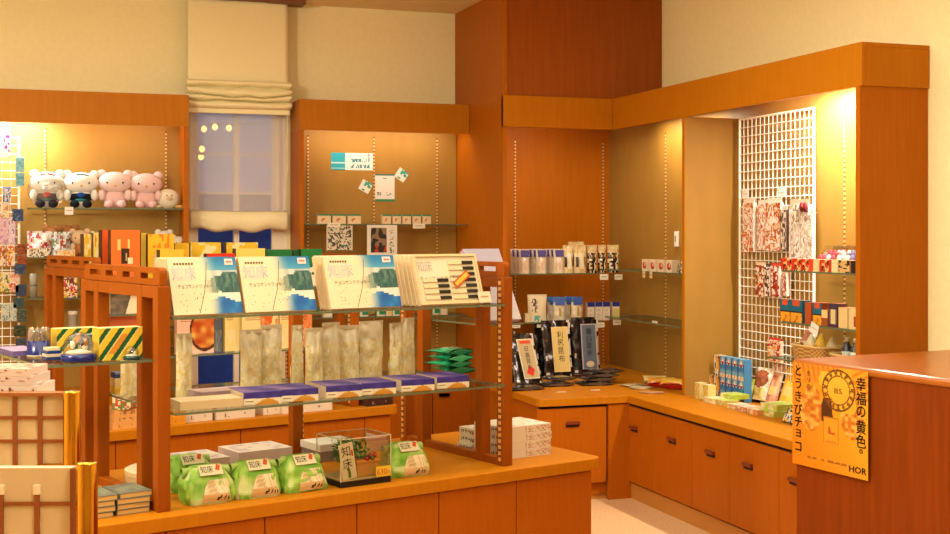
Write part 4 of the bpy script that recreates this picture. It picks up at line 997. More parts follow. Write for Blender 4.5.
for k, (c, lab) in enumerate((((246, 226, 214), 'lower pale pink box in the far corner of the second island'), ((246, 200, 190), 'upper pink printed box in the far corner of the second island'))):
    s, p = -1.32, 2.5; q = hp(74, 386, 2.45); m = MB(); carton(m, .075, .06, .068, lambda u, v, c=c: mixc(c, (230, 80, 80), .8 if .25 < u < .7 and .35 < v < .7 else 0), c, c, 10, 10)
    simple('small_box', lab, 'box', m, PRINT, isl(q[0], 2.45, .6205 + k * .0685), ISA)
m = MB(); carton(m, .085, .07, .072, (150, 140, 130), (150, 140, 130), (190, 180, 170)); simple('small_box', 'small grey box beside the pink boxes on the second island', 'box', m, PRINT, isl(hp(85, 386, 2.45)[0], 2.45, .6205), ISA)

# ---------------------------------------------------------------- plush toys in the bay beside the window
def plush(label, px, ztop, body, head_c, outfit, wide=1., wrap=False, y=8.5978, zs=1.7536, asleep=False):
    q = hy(px, 208, y); h = ztop * 1.10
    t = thing('plush_toy', label, 'plush toy', (q.x, y, zs + .0005), -.05)
    k = h / .24
    m = MB(); m.smooth = True
    m.ell((0, 0, .060 * k), (.062 * k * wide, .048 * k, .062 * k), 18, 12, 0, body)
    for sx in (-1, 1):
        m.ell((sx * .066 * k * wide, -.028 * k, .082 * k), (.024 * k, .024 * k, .036 * k), 12, 8, 0, head_c)
        m.ell((sx * .038 * k, -.05 * k, .026 * k), (.030 * k, .030 * k, .026 * k), 12, 8, 0, body if not outfit else outfit[0])
    obj('body', m, PLUSH, t)
    m = MB(); m.smooth = True
    m.ell((0, -.006 * k, .160 * k), (.088 * k * wide, .058 * k, .068 * k), 22, 14, 0, head_c)
    for sx in (-1, 1): m.ell((sx * .066 * k * wide, .004 * k, .214 * k), (.030 * k, .018 * k, .028 * k), 12, 8, 0, head_c)
    he = obj('head', m, PLUSH, t)
    for sx in (-1, 1):
        m = MB(); m.smooth = True; m.ell((sx * .040 * k * wide, -.058 * k, .158 * k), (.0055 * k, .004 * k, .007 * k), 8, 6, 0, (30, 22, 20)); obj('eye', m, GLOSS, he)
    m = MB(); m.smooth = True; m.ell((0, -.062 * k, .142 * k), (.010 * k, .007 * k, .006 * k), 8, 6, 0, (236, 170, 110)); obj('nose', m, PLUSH, he)
    if outfit:
        m = MB(); m.smooth = True
        m.ell((0, -.002 * k, .066 * k), (.067 * k * wide, .053 * k, .040 * k), 18, 10, 0, outfit[0]); m.ell((0, -.034 * k, .078 * k), (.030 * k, .024 * k, .022 * k), 12, 8, 0, outfit[1]); m.ell((0, -.036 * k, .052 * k), (.040 * k, .022 * k, .012 * k), 12, 8, 0, outfit[2]); obj('outfit', m, PLUSH, t)
        m = MB(); m.smooth = True
        m.grid(lambda u, v: ((u - .5) * .10 * k, -.052 * k + .02 * abs(u - .5), (.198 + .012 * math.sin(math.pi * u) + .008 * v) * k), 10, 2, 0, outfit[3]); obj('headband', m, PLUSH, he)
    if wrap:
        m = MB(); m.smooth = True; m.ell((0, 0, .115 * k), (.100 * k * wide, .075 * k, .122 * k), 20, 12); obj('clear_bag', m, BAGC, t)
    return t
plush('white plush toy in a dark outfit with red waistband, beside the wire grid', 47, .222, (246, 236, 226), (252, 246, 236), ((50, 44, 50), (200, 50, 50), (40, 110, 110), (210, 50, 60)), 1.18, True)
plush('white plush toy in a blue and black outfit with grey headband', 81, .222, (246, 238, 228), (252, 246, 238), ((34, 34, 40), (36, 80, 170), (50, 140, 150), (70, 80, 120)), 1.24)
plush('pale pink plush toy sitting beside the blue outfit toy', 115, .228, (250, 206, 204), (252, 220, 216), None, 1.18)
plush('pale pink plush toy beside the round white seal toy', 146, .222, (250, 202, 200), (252, 214, 212), None, 1.18)
q = hy(168, 208, 8.5925); t = thing('plush_toy', 'round white seal plush toy with orange flippers at the shelf end', 'plush toy', (q.x, 8.5925, 1.7541), 0)
m = MB(); m.smooth = True; m.ell((0, 0, .064), (.078, .058, .066), 22, 14, 0, (248, 236, 210)); obj('body', m, PLUSH, t)
for sx in (-1, 1): m = MB(); m.smooth = True; m.ell((sx * .072, -.025, .013), (.03, .024, .012), 12, 8, 0, (240, 190, 110) if sx > 0 else (246, 226, 190)); obj('flipper', m, PLUSH, t)
for sx in (-1, 1): m = MB(); m.smooth = True; m.ell((.004 + sx * .016, -.052, .084), (.005, .004, .006), 8, 6, 0, (40, 30, 28)); obj('eye', m, GLOSS, t)
m = MB(); m.smooth = True; m.ell((.004, -.056, .066), (.022, .008, .014), 12, 8, 0, (226, 200, 160)); obj('muzzle', m, PLUSH, t)
m = MB(); q = hy(69, 211, 8.4707); m.box(q.x - .026, q.x + .026, 8.4675, 8.4707, q.z - .024, q.z + .026, 0, (255, 250, 240)); m.box(q.x - .018, q.x + .018, 8.4670, 8.4675, q.z, q.z + .006, 0, (200, 170, 150)); simple('price_tag', 'blank white price tag on the shelf edge under the plush toys', 'tag', m, PRINT)
# lower plush row and bagged toys
plush('tan and white plush toy between bagged gifts and white plush on the lower shelf', 80, .165, (190, 120, 70), (236, 200, 160), None, .9, False, 8.6031, 1.441)
plush('white plush toy half hidden behind the narrow yellow boxes', 99, .150, (250, 236, 214), (252, 242, 224), None, .95, False, 8.6137, 1.441)
plush('white plush toy peeping over the large yellow candy box', 164, .160, (250, 240, 226), (252, 244, 230), None, .8, False, 8.6137, 1.441)
plush('small white plush toy by the bay side panel on the lower shelf', 179, .125, (248, 232, 206), (250, 238, 214), None, .8, False, 8.6031, 1.441)
plush('small brown plush toy standing behind the bagged gifts', 52, .185, (150, 90, 50), (200, 140, 90), None, .6, False, 8.6879, 1.441)
plush('small brown plush toy behind the tan plush toy', 70, .190, (140, 80, 44), (190, 130, 84), None, .6, False, 8.6879, 1.441)
def mixed(pal, seed, fx=7, fy=8):
    def f(u, v, b=False):
        n = vnoise(u * fx + seed * 3.7, v * fy, seed) * .75 + vnoise(u * fx * 2.3, v * fy * 2.3 + seed, seed + 1) * .25
        return pal[int(max(0, min(.999, (n - .12) / .76)) * len(pal))]
    return f
for (px, w, h, y, pal, lab) in ((39, .145, .165, 8.5608, [(236, 226, 220), (246, 240, 232), (210, 190, 190), (180, 60, 60), (220, 216, 220)], 'clear bag of white stuffed souvenirs at the wire grid end'), (60, .13, .160, 8.5608, [(246, 240, 230), (190, 210, 220), (170, 70, 50), (230, 230, 226), (130, 160, 120)], 'clear bag of white and blue souvenirs beside the tan plush toy')):
    q = hy(px, 240, y); t = thing('souvenir_bag', lab, 'bag', (q.x, y, 1.4415), 0); m = MB(); pouch(m, w, .09, h, mixed(pal, int(px)), 14, 14, int(px), 0, .02); obj('contents', m, GLOSS, t)
for (px, w, h, pal, lab) in ((40, .13, .055, [(226, 206, 180), (60, 50, 40), (240, 230, 210), (200, 170, 120)], 'printed gift box lying before the first clear bag'), (66, .11, .045, [(246, 226, 190), (240, 180, 60), (236, 214, 200)], 'yellow printed gift box before the second clear bag')):
    q = hy(px, 255, 8.4866); m = MB(); carton(m, w, .05, h, mixed(pal, 3, 9, 4), pal[0], pal[0], 18, 8); simple('gift_box', lab, 'box', m, PRINT, (q.x, 8.4866, 1.4415), 0)
q = hy(67, 297, 8.4972); m = MB(); carton(m, .125, .06, .125, mixed([(220, 40, 50), (250, 226, 190), (240, 190, 40), (120, 30, 30), (246, 236, 220), (226, 70, 80)], 8, 6, 6), (226, 60, 60), (240, 200, 180), 18, 18); simple('gift_box', 'red and white patterned gift box on the third shelf of the plush bay', 'box', m, PRINT, (q.x, 8.4972, 1.182), 0)
m = MB(); m.smooth = True; q = hy(33.5, 297, 8.5184); m.lathe([(.022, 0), (.022, .076), (.021, .08), (.022, .084), (.022, .155)], 0, 0, 16, 0, cols=[(150, 146, 130), (90, 90, 80), (90, 90, 80), (160, 156, 140)]); simple('canister', 'tall grey canister near the wire grid on the third shelf', 'canister', m, PRINT, (q.x, 8.5184, 1.182), 0)
LU = [o for o in bpy.data.objects if o.name == 'wall_shelving'][0]
glass_shelf(LU, hy(27, 208, 8.4760).x, .91, 8.4760, 8.7409, .9696)
m = MB(); m.smooth = True; q = hy(73, 331, 8.5184); m.lathe([(.029, 0), (.029, .02), (.029, .022), (.029, .10), (.030, .101), (.030, .125)], 0, 0, 18, 0, cols=[(120, 112, 100), (180, 170, 150), (176, 166, 150), (150, 140, 124), (226, 214, 196)]); simple('canister', 'short grey canister with pale lid on the lowest glass shelf', 'canister', m, PRINT, (q.x, 8.5184, .9701), 0)
# hanging souvenirs on the wire grid beside the plush toys
def hanger(name, label, cat, axis, c, px, y0, y1, wpx, pal, seed, group=None, thick=.018, fine=(5, 7)):
    if axis == 'y': a = hy(px, y0, c); b = hy(px, y1, c); w = abs(hy(px + wpx / 2, y0, c).x - hy(px - wpx / 2, y0, c).x); rz = 0
    else: a = hx(px, y0, c); b = hx(px, y1, c); w = abs(hx(px + wpx / 2, y0, c).y - hx(px - wpx / 2, y0, c).y); rz = -math.pi / 2
    h = a.z - b.z
    t = thing(name, label, cat, (a.x, a.y, b.z), rz, group)
    m = MB(); fn = mixed(pal, seed, *fine); m.smooth = True
    carton(m, w, thick, h * .91, lambda u, v: fn(u, v), pal[0], pal[0], 22, 36, 0, (0, -thick, 0)); obj('packet', m, GLOSS, t)
    m = MB(); m.box(-w / 2, w / 2, -thick * .6, -thick * .45, h * .91, h, 0, pal[1]); obj('header_card', m, PRINT, t)
    m = MB(); m.tube((0, -thick * .5, h * .95), (0, .03, h * .95), .002, 6); obj('peg_hook', m, STEEL, t)
    return t
gc = 8.5978
LW = [(240, 226, 226), (252, 246, 240)]
hanger('souvenir_card', 'large white card with purple flowers at the top of the wire grid', 'card', 'y', gc - .02, 3, 123, 158, 14, LW + [(250, 244, 240), (250, 240, 244), (150, 70, 190), (226, 60, 130)], 2, None, .006, (6, 9))
for k, (px, y0, y1, w, pal, lab) in enumerate((
 (20, 157, 172, 9, [(120, 190, 200), (150, 206, 210), (110, 170, 190)], 'upper teal pouch hanging on the grid edge'),
 (20, 173, 186, 9, [(110, 180, 196), (140, 200, 210), (90, 160, 180)], 'second teal pouch hanging on the grid edge'),
 (7, 187, 202, 8, [(226, 226, 236), (90, 110, 170), (240, 230, 220)], 'small white and blue charm hanging on the grid'),
 (5, 202, 218, 9, [(236, 206, 170), (240, 226, 200), (200, 140, 90)], 'beige charm hanging below the white and blue charm'),
 (18, 209, 221, 11, [(50, 70, 120), (40, 60, 110), (90, 130, 170)], 'navy pouch hanging on the grid edge above the orange pouches'),
 (4, 217, 244, 8, [(226, 180, 200), (236, 200, 214), (200, 150, 190)], 'pink packet hanging at the picture edge of the grid'),
 (12, 217, 244, 7, [(214, 190, 220), (240, 220, 226), (170, 120, 180)], 'lilac packet hanging beside the pink packet'),
 (2, 244, 266, 7, [(236, 214, 170), (240, 226, 200), (200, 90, 50), (120, 100, 60)], 'cream packet in the middle row of the grid, picture edge'),
 (11, 244, 266, 8, [(240, 220, 190), (246, 232, 210), (210, 70, 40), (240, 200, 60)], 'cream and red packet in the middle row of the grid'),
 (22, 244, 254, 9, [(150, 64, 30), (170, 84, 40), (120, 50, 24)], 'upper orange brown pouch on the grid edge'),
 (22, 255, 264, 9, [(160, 70, 30), (176, 90, 44), (130, 56, 26)], 'lower orange brown pouch on the grid edge'),
 (20, 264, 274, 11, [(40, 60, 100), (50, 70, 110), (70, 100, 140)], 'dark blue pouch below the orange brown pouches'),
 (5, 272, 292, 9, [(236, 206, 80), (240, 226, 190), (90, 130, 60), (220, 150, 60)], 'yellow green packet in the lower row of the grid'),
 (14, 272, 292, 9, [(226, 140, 110), (240, 220, 200), (200, 90, 70)], 'pink salmon packet in the lower row of the grid'),
 (21, 284, 296, 11, [(50, 66, 100), (60, 80, 110), (40, 50, 80)], 'dark blue pouch beside the salmon packet'),
 (19, 298, 308, 11, [(50, 76, 90), (60, 86, 100), (60, 90, 80)], 'dark teal pouch below the salmon packet'),
 (5, 303, 321, 8, [(190, 206, 200), (220, 220, 200), (120, 150, 160)], 'pale grey green packet low on the grid, picture edge'),
 (13, 303, 321, 7, [(180, 200, 196), (220, 220, 200), (110, 150, 150)], 'pale grey green packet low on the grid, beside its pair'),
 (22, 309, 322, 9, [(60, 60, 80), (90, 110, 90), (50, 70, 70)], 'dark grey pouch on the grid edge'),
 (20, 325, 336, 12, [(50, 60, 40), (70, 90, 60), (40, 40, 30)], 'dark olive pouch on the grid edge'),
 (21, 338, 347, 10, [(60, 80, 100), (80, 100, 110), (50, 60, 80)], 'lowest grey blue pouch on the grid edge'))):
    hanger('souvenir_pouch' if 'pouch' in lab else 'souvenir_packet', lab, 'souvenir', 'y', gc - .012, px, y0, y1, w, pal, 20 + k)

# ---------------------------------------------------------------- notices in the middle bay
def notice(name, label, px0, py0, px1, py1, y, f, nx=30, ny=20, rot=0., texts=()):
    a = hy(px0, py0, y); b = hy(px1, py1, y); w, h = b.x - a.x, a.z - b.z
    m = MB(); m.X = Matrix.Translation(((a.x + b.x) / 2, y, (a.z + b.z) / 2)) @ Matrix.Rotation(rot, 4, 'Y')
    m.art((-w / 2, -.002, -h / 2), (w, 0, 0), (0, 0, h), nx, ny, f); m.box(-w / 2, w / 2, -.0015, 0, -h / 2, h / 2, 0, (240, 232, 214))
    for (tx, u, v, hh, c, fit) in texts: m.text(tx, (-w / 2 + u * w, -.0026, -h / 2 + v * h), (1, 0, 0), (0, 0, 1), hh * h, c, 0, fit * w if fit else None)
    return simple(name, label, 'notice', m, PRINT)
yb = 8.7504
WHITE = (252, 246, 232)
notice('sign_board', 'white and teal sign board high in the middle bay', 331, 152.5, 373, 170.5, yb, lambda u, v: ((40, 178, 196) if not (.36 < v < .44 or (.1 < v < .14)) else (200, 236, 236)) if u < .34 else ((70, 150, 160) if (.45 < v < .68 or .12 < v < .32) and .46 < u < .91 and vnoise(u * 50, v * 6, 2) > .45 else (90, 130, 140) if .88 < u < .92 and v > .5 and vnoise(u * 9, v * 9, 1) > .4 else WHITE), 60, 24)
notice('notice_sheet', 'white notice sheet with teal edges pinned below the sign board', 375, 174, 394.5, 201.5, yb, lambda u, v: (40, 120, 120) if v > .95 else (60, 150, 100) if v < .08 else (90, 100, 100) if (.22 < v < .34 and (.1 < u < .3 or .55 < u < .85) and vnoise(u * 30, v * 30, 1) > .4) or (.84 < v < .87 and .4 < u < .6) else WHITE, 30, 36)
def cardf(u, v): return (50, 170, 150) if v > .5 and u > .3 and vnoise(u * 5, v * 5, 2) > .3 else (80, 160, 120) if .1 < v < .2 and .3 < u < .6 else WHITE
notice('small_card', 'small tilted teal and white card beside the notice sheet, lower one', 360, 181, 371, 192, yb, cardf, 14, 14, math.radians(28))
notice('small_card', 'small tilted teal and white card beside the notice sheet, upper one', 396, 169.5, 407, 180.5, yb, cardf, 14, 14, math.radians(35))
def comic(u, v): return (90, 84, 72) if (abs((u * 2) % 1) < .05 or abs((v * 3) % 1) < .05 or vnoise(u * 22, v * 22, 3) > .62) and .04 < u < .96 else (60, 160, 110) if .15 < v < .22 and .5 < u < .8 else (236, 226, 200)
notice('leaflet', 'grey leaflet with small drawings under the middle bay shelf, by the window', 326.5, 225.5, 352.5, 250.5, 8.4728, comic, 44, 44)
notice('leaflet', 'white leaflet with dark food photographs under the middle bay shelf', 367, 225, 397, 256, 8.4728, lambda u, v: ((40, 34, 28) if vnoise(u * 9, v * 8, 2) > .5 else (150, 120, 90) if v > .35 else (200, 60, 30) if vnoise(u * 6, v * 6, 8) > .4 else (60, 40, 30)) if .12 < u < .66 and .12 < v < .92 else (140, 130, 110) if .74 < u < .9 and .1 < v < .9 and vnoise(u * 30, v * 30, 4) > .6 else WHITE, 40, 44)
def tea(u, v): return (40, 150, 100) if v > .82 else (226, 120, 70) if abs(u - .5) < .22 and .25 < v < .6 and vnoise(u * 6, v * 6, 4) > .4 else (250, 226, 180)
zt_ = hy(380, 224, 8.4760).z + .0005
m0 = MB(); carton(m0, .094, .05, .066, tea, (230, 200, 150), (60, 160, 110), 16, 14); m1 = MB(); carton(m1, .060, .05, .066, tea, (230, 200, 150), (60, 160, 110), 12, 14)
for k, (px, mm) in enumerate(((324.3, 0), (339.3, 0), (354.3, 0), (386.8, 1), (396.8, 1), (406.8, 1), (416.8, 1), (426.8, 1))):
    m = MB(); carton(m, .0925 if not mm else .0605, .05, .066, tea, (230, 200, 150), (60, 160, 110), 14, 12)
    q = hy(px, 220, 8.4866); simple('tea_carton', 'cream carton with green top, %s from the window on the middle bay shelf' % NTH[k], 'carton', m, PRINT, (q.x, 8.4866, zt_), 0, 'cream cartons in the middle bay')
def tagm(name, label, q, w, h, axis, rot=0, c=(255, 246, 222)):
    m = MB(); 
    m.box(-w / 2, w / 2, -.0015, 0, -h / 2, h / 2, 0, c); m.box(-w * .32, w * .32, -.002, -.0015, -h * .05, h * .12, 0, mixc(c, (150, 110, 90), .6))
    o = simple(name, label, 'tag', m, PRINT, q, rot); return o
tagm('price_tag', 'price tag below the three larger cream cartons', hy(334, 225, 8.4654), .09, .030, 'y')
tagm('price_tag', 'price tag below the five smaller cream cartons', hy(419, 226, 8.4654), .088, .034, 'y')
zl_ = hy(400, 316, 8.4760).z + .0005
for k, (px, w, g) in enumerate(((328, .06, 0), (338, .05, 1), (364, .06, 1), (381, .06, 1), (389, .04, 2), (396, .05, 1), (436, .05, 1), (444, .05, 0))):
    c = ((246, 236, 206), (30, 150, 100), (250, 220, 110))[g]; m = MB(); carton(m, w, .06, .042, lambda u, v, c=c: (246, 240, 214) if u < .3 or v < .25 else c, c, mixc(c, (255, 255, 240), .4), 10, 8)
    simple('tea_packet', '%s small packet, %s from the window on the lower middle bay shelf' % (('cream', 'green', 'yellow')[g], NTH[k]), 'packet', m, PRINT, (hy(px, 312, 8.4972).x, 8.4972, zl_), 0)

# ---------------------------------------------------------------- niche shelves beside the column
ZN1 = hy(590, 273, 7.9463).z + .0005; ZN2 = hy(590, 321, 7.9463).z + .0005
def pack(name, label, px, pyb, y, z, wpx, h, f, t_=.04, rz=0., cap=None, group=None, seed=0, capname='cap'):
    q = hy(px, pyb, y); w = wpx / FPX * 8.4230
    t = thing(name, label, 'packet', (q.x, y, z), rz, group); h *= 1.06
    m = MB(); pouch(m, w, t_, h, f, 10, 14, seed, 0, .005); obj('packet', m, GLOSS, t)
    if cap:
        m = MB(); m.smooth = True
        m.grid(lambda u, v: ((u - .5) * w * .8, -t_ * .42 * (1 - .5 * v) - .003, h * (.68 + .28 * v)), 6, 3, 0, cap); obj(capname, m, PRINT, t)
    return t
def milk(u, v, b): return mixc((250, 236, 206), (226, 196, 160), vnoise(u * 5, v * 5, 2)) if not (.4 < u < .62 and .15 < v < .6) else (232, 190, 170)
for g, px0 in enumerate((514.5, 531.5, 549)):
    for k in range(3):
        pack('salt_packet', 'white packet with purple cap, %s cluster from the column, %s one' % (NTH[g], ('front', 'middle', 'back')[k]), px0 + 9.5 - k * 4.2380, 274, 7.9780 + k * .055, ZN1, 11.5, .155, milk, .05, 0, (74, 54, 130), 'white packets with purple caps', k + g)
def noodle(u, v, b): return (40, 30, 22) if (.1 < u < .25 or .7 < u < .95) and .2 < v < .6 else (250, 240, 210) if .3 < u < .6 and .15 < v < .7 else mixc((210, 170, 100), (250, 232, 190), vnoise(u * 8, v * 8, 4))
def darkmix(u, v, b): return [(40, 30, 26), (236, 214, 170), (120, 90, 60), (30, 26, 30), (250, 236, 200)][min(4, int(vnoise(u * 6, v * 9, 6) * 5))] if v < .75 else mixc((200, 160, 100), (236, 214, 170), vnoise(u * 8, v * 20, 3))
for k, (px, w, f, y, lab) in enumerate(((568, 12, noodle, 7.9886, 'clear packet with white and black contents after the purple caps'), (580, 14, noodle, 7.9780, 'clear packet with black centre beside the dark mixed packets'), (576, 18, noodle, 8.0946, 'wide clear packet standing behind the black and white packets'), (592, 11, darkmix, 7.9886, 'dark mixed packet, first before the price tags'), (602, 9, darkmix, 8.0098, 'dark mixed packet, second before the price tags'), (613, 13, darkmix, 7.9886, 'dark mixed packet nearest the side wall panel'))):
    pack('snack_packet', lab, px, 274, y, ZN1, w, .18 if k != 2 else .20, f, .045, 0, None, None, k + 3)
tagm('price_tag', 'price tag under the dark mixed packets, nearer the column', hy(604, 277, 7.9357), .062, .040, 'y')
tagm('price_tag', 'price tag under the dark mixed packets, nearer the side wall', hy(618.5, 277, 7.9357), .058, .038, 'y')
# lower niche shelf
q = hy(537, 321, 7.9886); t = thing('rice_bag', 'white paper bag with dark lettering on the lower niche shelf', 'bag', (q.x, 7.9886, ZN2), 0)
def ricef(u, v, b): return (70, 60, 56) if not b and .58 < u < .82 and .35 < v < .85 and vnoise(u * 18, v * 18, 3) > .5 else (90, 180, 160) if not b and v < .25 and .3 < u < .8 and vnoise(u * 12, v * 12, 5) > .5 else (240, 218, 176)
m = MB(); pouch(m, .14, .05, .185, ricef, 24, 26, 2); obj('bag', m, PRINT, t)
m = MB(); m.vtext('ゆめ', (-.015, -.0275, .15), (1, 0, 0), (0, 0, 1), .030, (60, 50, 46)); obj('lettering', m, PRINT, t)
q = hy(527, 321, 7.9674); m = MB(); carton(m, .035, .03, .06, (240, 216, 160), (230, 200, 140), (240, 220, 180)); simple('small_box', 'small cream box tucked beside the white paper bag', 'box', m, PRINT, (q.x, 7.9568, ZN2))
def salt(u, v, b): return (80, 130, 190) if v > .8 else (190, 160, 60) if .35 < u < .6 and .2 < v < .6 and not b else mixc((214, 190, 150), (250, 240, 220), vnoise(u * 4, v * 6, 3))
for k, (px, y, lab) in enumerate(((553, 8.0522, 'back'), (559, 7.9780, 'front'), (570, 8.0522, 'back'), (577, 7.9780, 'front'))):
    pack('salt_bag', 'clear bag with blue top, %s one of the %s pair beside the white paper bag' % (lab, 'nearer' if k < 2 else 'farther'), px, 321, y, ZN2, 13, .155, salt, .045, 0, (60, 90, 170), None, k, 'label')
for k, (px, w, y) in enumerate(((591, 8, 7.9780), (599, 8, 7.9780), (606.5, 8, 7.9674), (616, 8, 7.9674))):
    m = MB(); carton(m, w / FPX * 8.4230, .04, .125, lambda u, v: (44, 50, 140) if v > .72 else (220, 200, 120) if k == 3 and v < .6 else mixc((240, 222, 200), (190, 150, 160), .5 if (.3 < u < .7 and .1 < v < .6 and vnoise(u * 6, v * 20, 2) > .5) else 0), (226, 206, 180), (50, 56, 140), 10, 16)
    simple('blue_top_box', 'slim box with blue top on the lower niche shelf, %s from the column' % NTH[k], 'box', m, PRINT, (hy(px, 321, y).x, y, ZN2))
for k, (px, py) in enumerate(((516, 325.5), (541, 325), (566, 324), (580, 323), (600.5, 324), (617, 321.5))):
    tagm('price_tag', 'price tag on the lower niche shelf edge, %s from the column' % NTH[k], hy(px, py + 1, 7.9357), .06, .034 if k > 1 else .02, 'y')
# far bay of the side wall
ZR1 = hx(640, 271, 3.7083).z + .0005; ZR2 = hx(640, 321, 3.7083).z
def redbox(u, v): return (214, 60, 40) if .15 < u < .85 and .3 < v < .8 and vnoise(u * 5, v * 5, 2) > .45 else (60, 30, 20) if .3 < u < .7 and .2 < v < .4 else (250, 232, 200)
for k, px in enumerate((644.5, 652.5, 660.8, 669)):
    q = hx(px, 271, 3.7294); m = MB(); carton(m, .072, .06, .075, redbox, (240, 214, 180), (246, 226, 196), 14, 14)
    simple('sweet_carton', 'small red and white carton on the far side wall shelf, %s from the corner' % NTH[k], 'carton', m, PRINT, (3.7294, q.y, ZR1), -math.pi / 2)
q = hx(678, 271, 3.7400); t = thing('souvenir_packet', 'clear greenish packet at the divider end of the red and white cartons', 'packet', (3.7612, max(q.y, 6.8603), ZR1), -math.pi / 2); m = MB(); pouch(m, .07, .04, .08, mixed([(120, 110, 70), (180, 160, 110), (90, 80, 50), (226, 206, 160)], 4), 10, 10, 3); obj('packet', m, GLOSS, t)
for k, (px, py) in enumerate(((644, 274.5), (651, 275))): tagm('price_tag', 'price tag under the red and white cartons, %s one' % ('corner', 'divider')[k], hx(px, py, 3.7030), .036, .042, 'x', -math.pi / 2, (246, 222, 160))
tagm('price_tag', 'lone white price tag on the lower far shelf of the side wall', hx(655, 322, 3.7030), .07, .014, 'x', -math.pi / 2)

# ---------------------------------------------------------------- kelp packs on the low counter
ZC2 = CT + .0006
def foil(u, v, b):
    n = vnoise(u * 9, v * 14, 8); return (226, 214, 200) if n > .80 or (u < .10 and n > .45) else (70, 50, 36) if n > .62 else (26, 20, 18)
for k, (px, pyb, w, h, lean, rz, bg, fg, txt, edge, lab) in enumerate((
 (529, 386, 34, .35, .36, .22, (206, 180, 130), (60, 44, 30), '日高昆布', (246, 230, 190), 'dark kelp pack with a cream framed red stamped label, tilted by the column'),
 (559, 379, 34, .40, .16, .06, (240, 206, 120), (30, 24, 18), '利尻昆布', (250, 220, 150), 'dark kelp pack with a yellow label, middle of the three leaning packs'),
 (587, 376.5, 32, .41, .12, -.02, (110, 122, 140), (40, 36, 40), '羅臼昆布', (220, 200, 196), 'dark kelp pack with a grey blue label, nearest the corner'))):
    q = hz(px, pyb, CT); y = q.y; W_ = w / FPX * 7.9
    t = thing('kelp_pack', lab, 'pack', (q.x, y, ZC2 + .012), 0, None, -lean); t.rotation_euler = (-lean, 0, rz)
    m = MB(); pouch(m, W_, .03, h * .95, foil, 18, 24, k, 0, .012, .97); obj('pack', m, GLOSS, t)
    lw, lh = W_ * .50, h * .72; o = Vector((-lw / 2 + .02, -.021, h * .10)); du, dv = Vector((1, 0, 0)), Vector((0, .03, 1)).normalized()
    m = MB(); m.art(o - du * .007 - dv * .007, du * (lw + .014), dv * (lh + .014), 2, 2, lambda u, v: edge)
    m.art(o + Vector((0, -.0015, 0)), du * lw, dv * lh, 2, 2, lambda u, v: bg)
    m.vtext(txt, o + du * lw * .5 + dv * lh * (.93 if k else .84) + Vector((0, -.003, 0)), du, dv, lh * .17 if k == 1 else lh * .15, fg)
    if k == 0:
        oo = o + Vector((0, -.0025, 0)); m.poly([oo + du * lw * a + dv * lh * b for a, b in ((.12, .90), (.88, .90), (.88, .98), (.12, .98))], 0, (226, 70, 40))
        m.poly([oo + du * lw * (.5 + .33 * math.cos(a) * r) + dv * lh * (.17 + .15 * math.sin(a) * r) for a, r in [(i * math.pi / 4 + .3, (1, .7)[i % 2]) for i in range(8)]], 0, (230, 50, 24))
    if k == 2: oo = o + Vector((0, -.0025, 0)); m.poly([oo + du * lw * (.5 + .3 * math.cos(a)) + dv * lh * (.10 + .07 * math.sin(a)) for a in [i * .628 for i in range(10)]], 0, (236, 216, 180))
    obj('paper_label', m, PRINT, t)
for k, (px, w, y, h, rz, lab) in enumerate(((513, 10, 7.72, .33, .3, 'crinkled dark kelp pack between the column and the tilted pack'), (544, 14, 7.98, .42, .1, 'dark kelp pack standing behind, between tilted and yellow labels'), (573, 14, 8.10, .42, 0., 'dark kelp pack standing behind, between yellow and grey blue labels'))):
    q = hy(px, 384, y); t = thing('kelp_pack', lab, 'pack', (q.x, y, ZC2 + .004), 0); t.rotation_euler = (-.12, 0, rz); m = MB(); pouch(m, w / FPX * 8.6879 * 1.25, .03, h, foil, 12, 22, 7 + k, 0, .014, .97); obj('pack', m, GLOSS, t)
def flatpack(label, x, y, z, rz, w, d, f, seed, name='kelp_pack', th=.018, tilt=0.):
    t = thing(name, label, 'pack', (x, y, z + th / 2 + .001 + d / 2 * math.sin(tilt)), rz); t.rotation_euler = (tilt, 0, rz); m = MB(); m.X = Matrix.Rotation(math.radians(-90), 4, 'X') @ Matrix.Translation((0, 0, -d / 2))
    pouch(m, w, th, d, f, 14, 14, seed, 0, .004, .97, .2); obj('pack', m, GLOSS, t); return t
def foilflat(u, v, b): n = vnoise(u * 16, v * 16, 4); return (210, 196, 180) if n > .76 else (96, 76, 60) if n > .6 else (34, 28, 26)
for k, (px, py, dz, rz, lab) in enumerate(((528, 391, 0, .1, 'flat dark kelp pack lying before the tilted label pack'), (560, 387, 0, .0, 'flat dark kelp pack lying before the yellow label pack'), (562, 385, .024, .15, 'flat dark kelp pack lying upon the one before the yellow label'), (600, 386, 0, -.1, 'lowest flat dark kelp pack in the corner pile'), (602, 385.5, .024, .05, 'second flat dark kelp pack in the corner pile'), (606, 385, .048, -.05, 'third flat dark kelp pack in the corner pile'), (610, 384.5, .072, .1, 'top flat dark kelp pack in the corner pile'))):
    p = hz(px, py, CT); flatpack(lab, p.x, p.y + .10, ZC2 + dz, rz, .22 if k else .24, .18, foilflat, k, th=.022)
for k, (px, py) in enumerate(((562, 392.5), (596, 390.5))): 
    p = hz(px, py, CT); m = MB(); m.box(-.03, .03, -.008, .012, 0, .0015, 0, (255, 244, 214)); simple('price_tag', 'small white tag lying on the low counter, %s the kelp packs' % ('below the yellow label of' , 'below the corner pile of')[k], 'tag', m, PRINT, (p.x, p.y + .012, ZC2))
def paperf(c):
    return lambda u, v, b=False: mixc(c, (250, 240, 220), vnoise(u * 6, v * 6, 3))
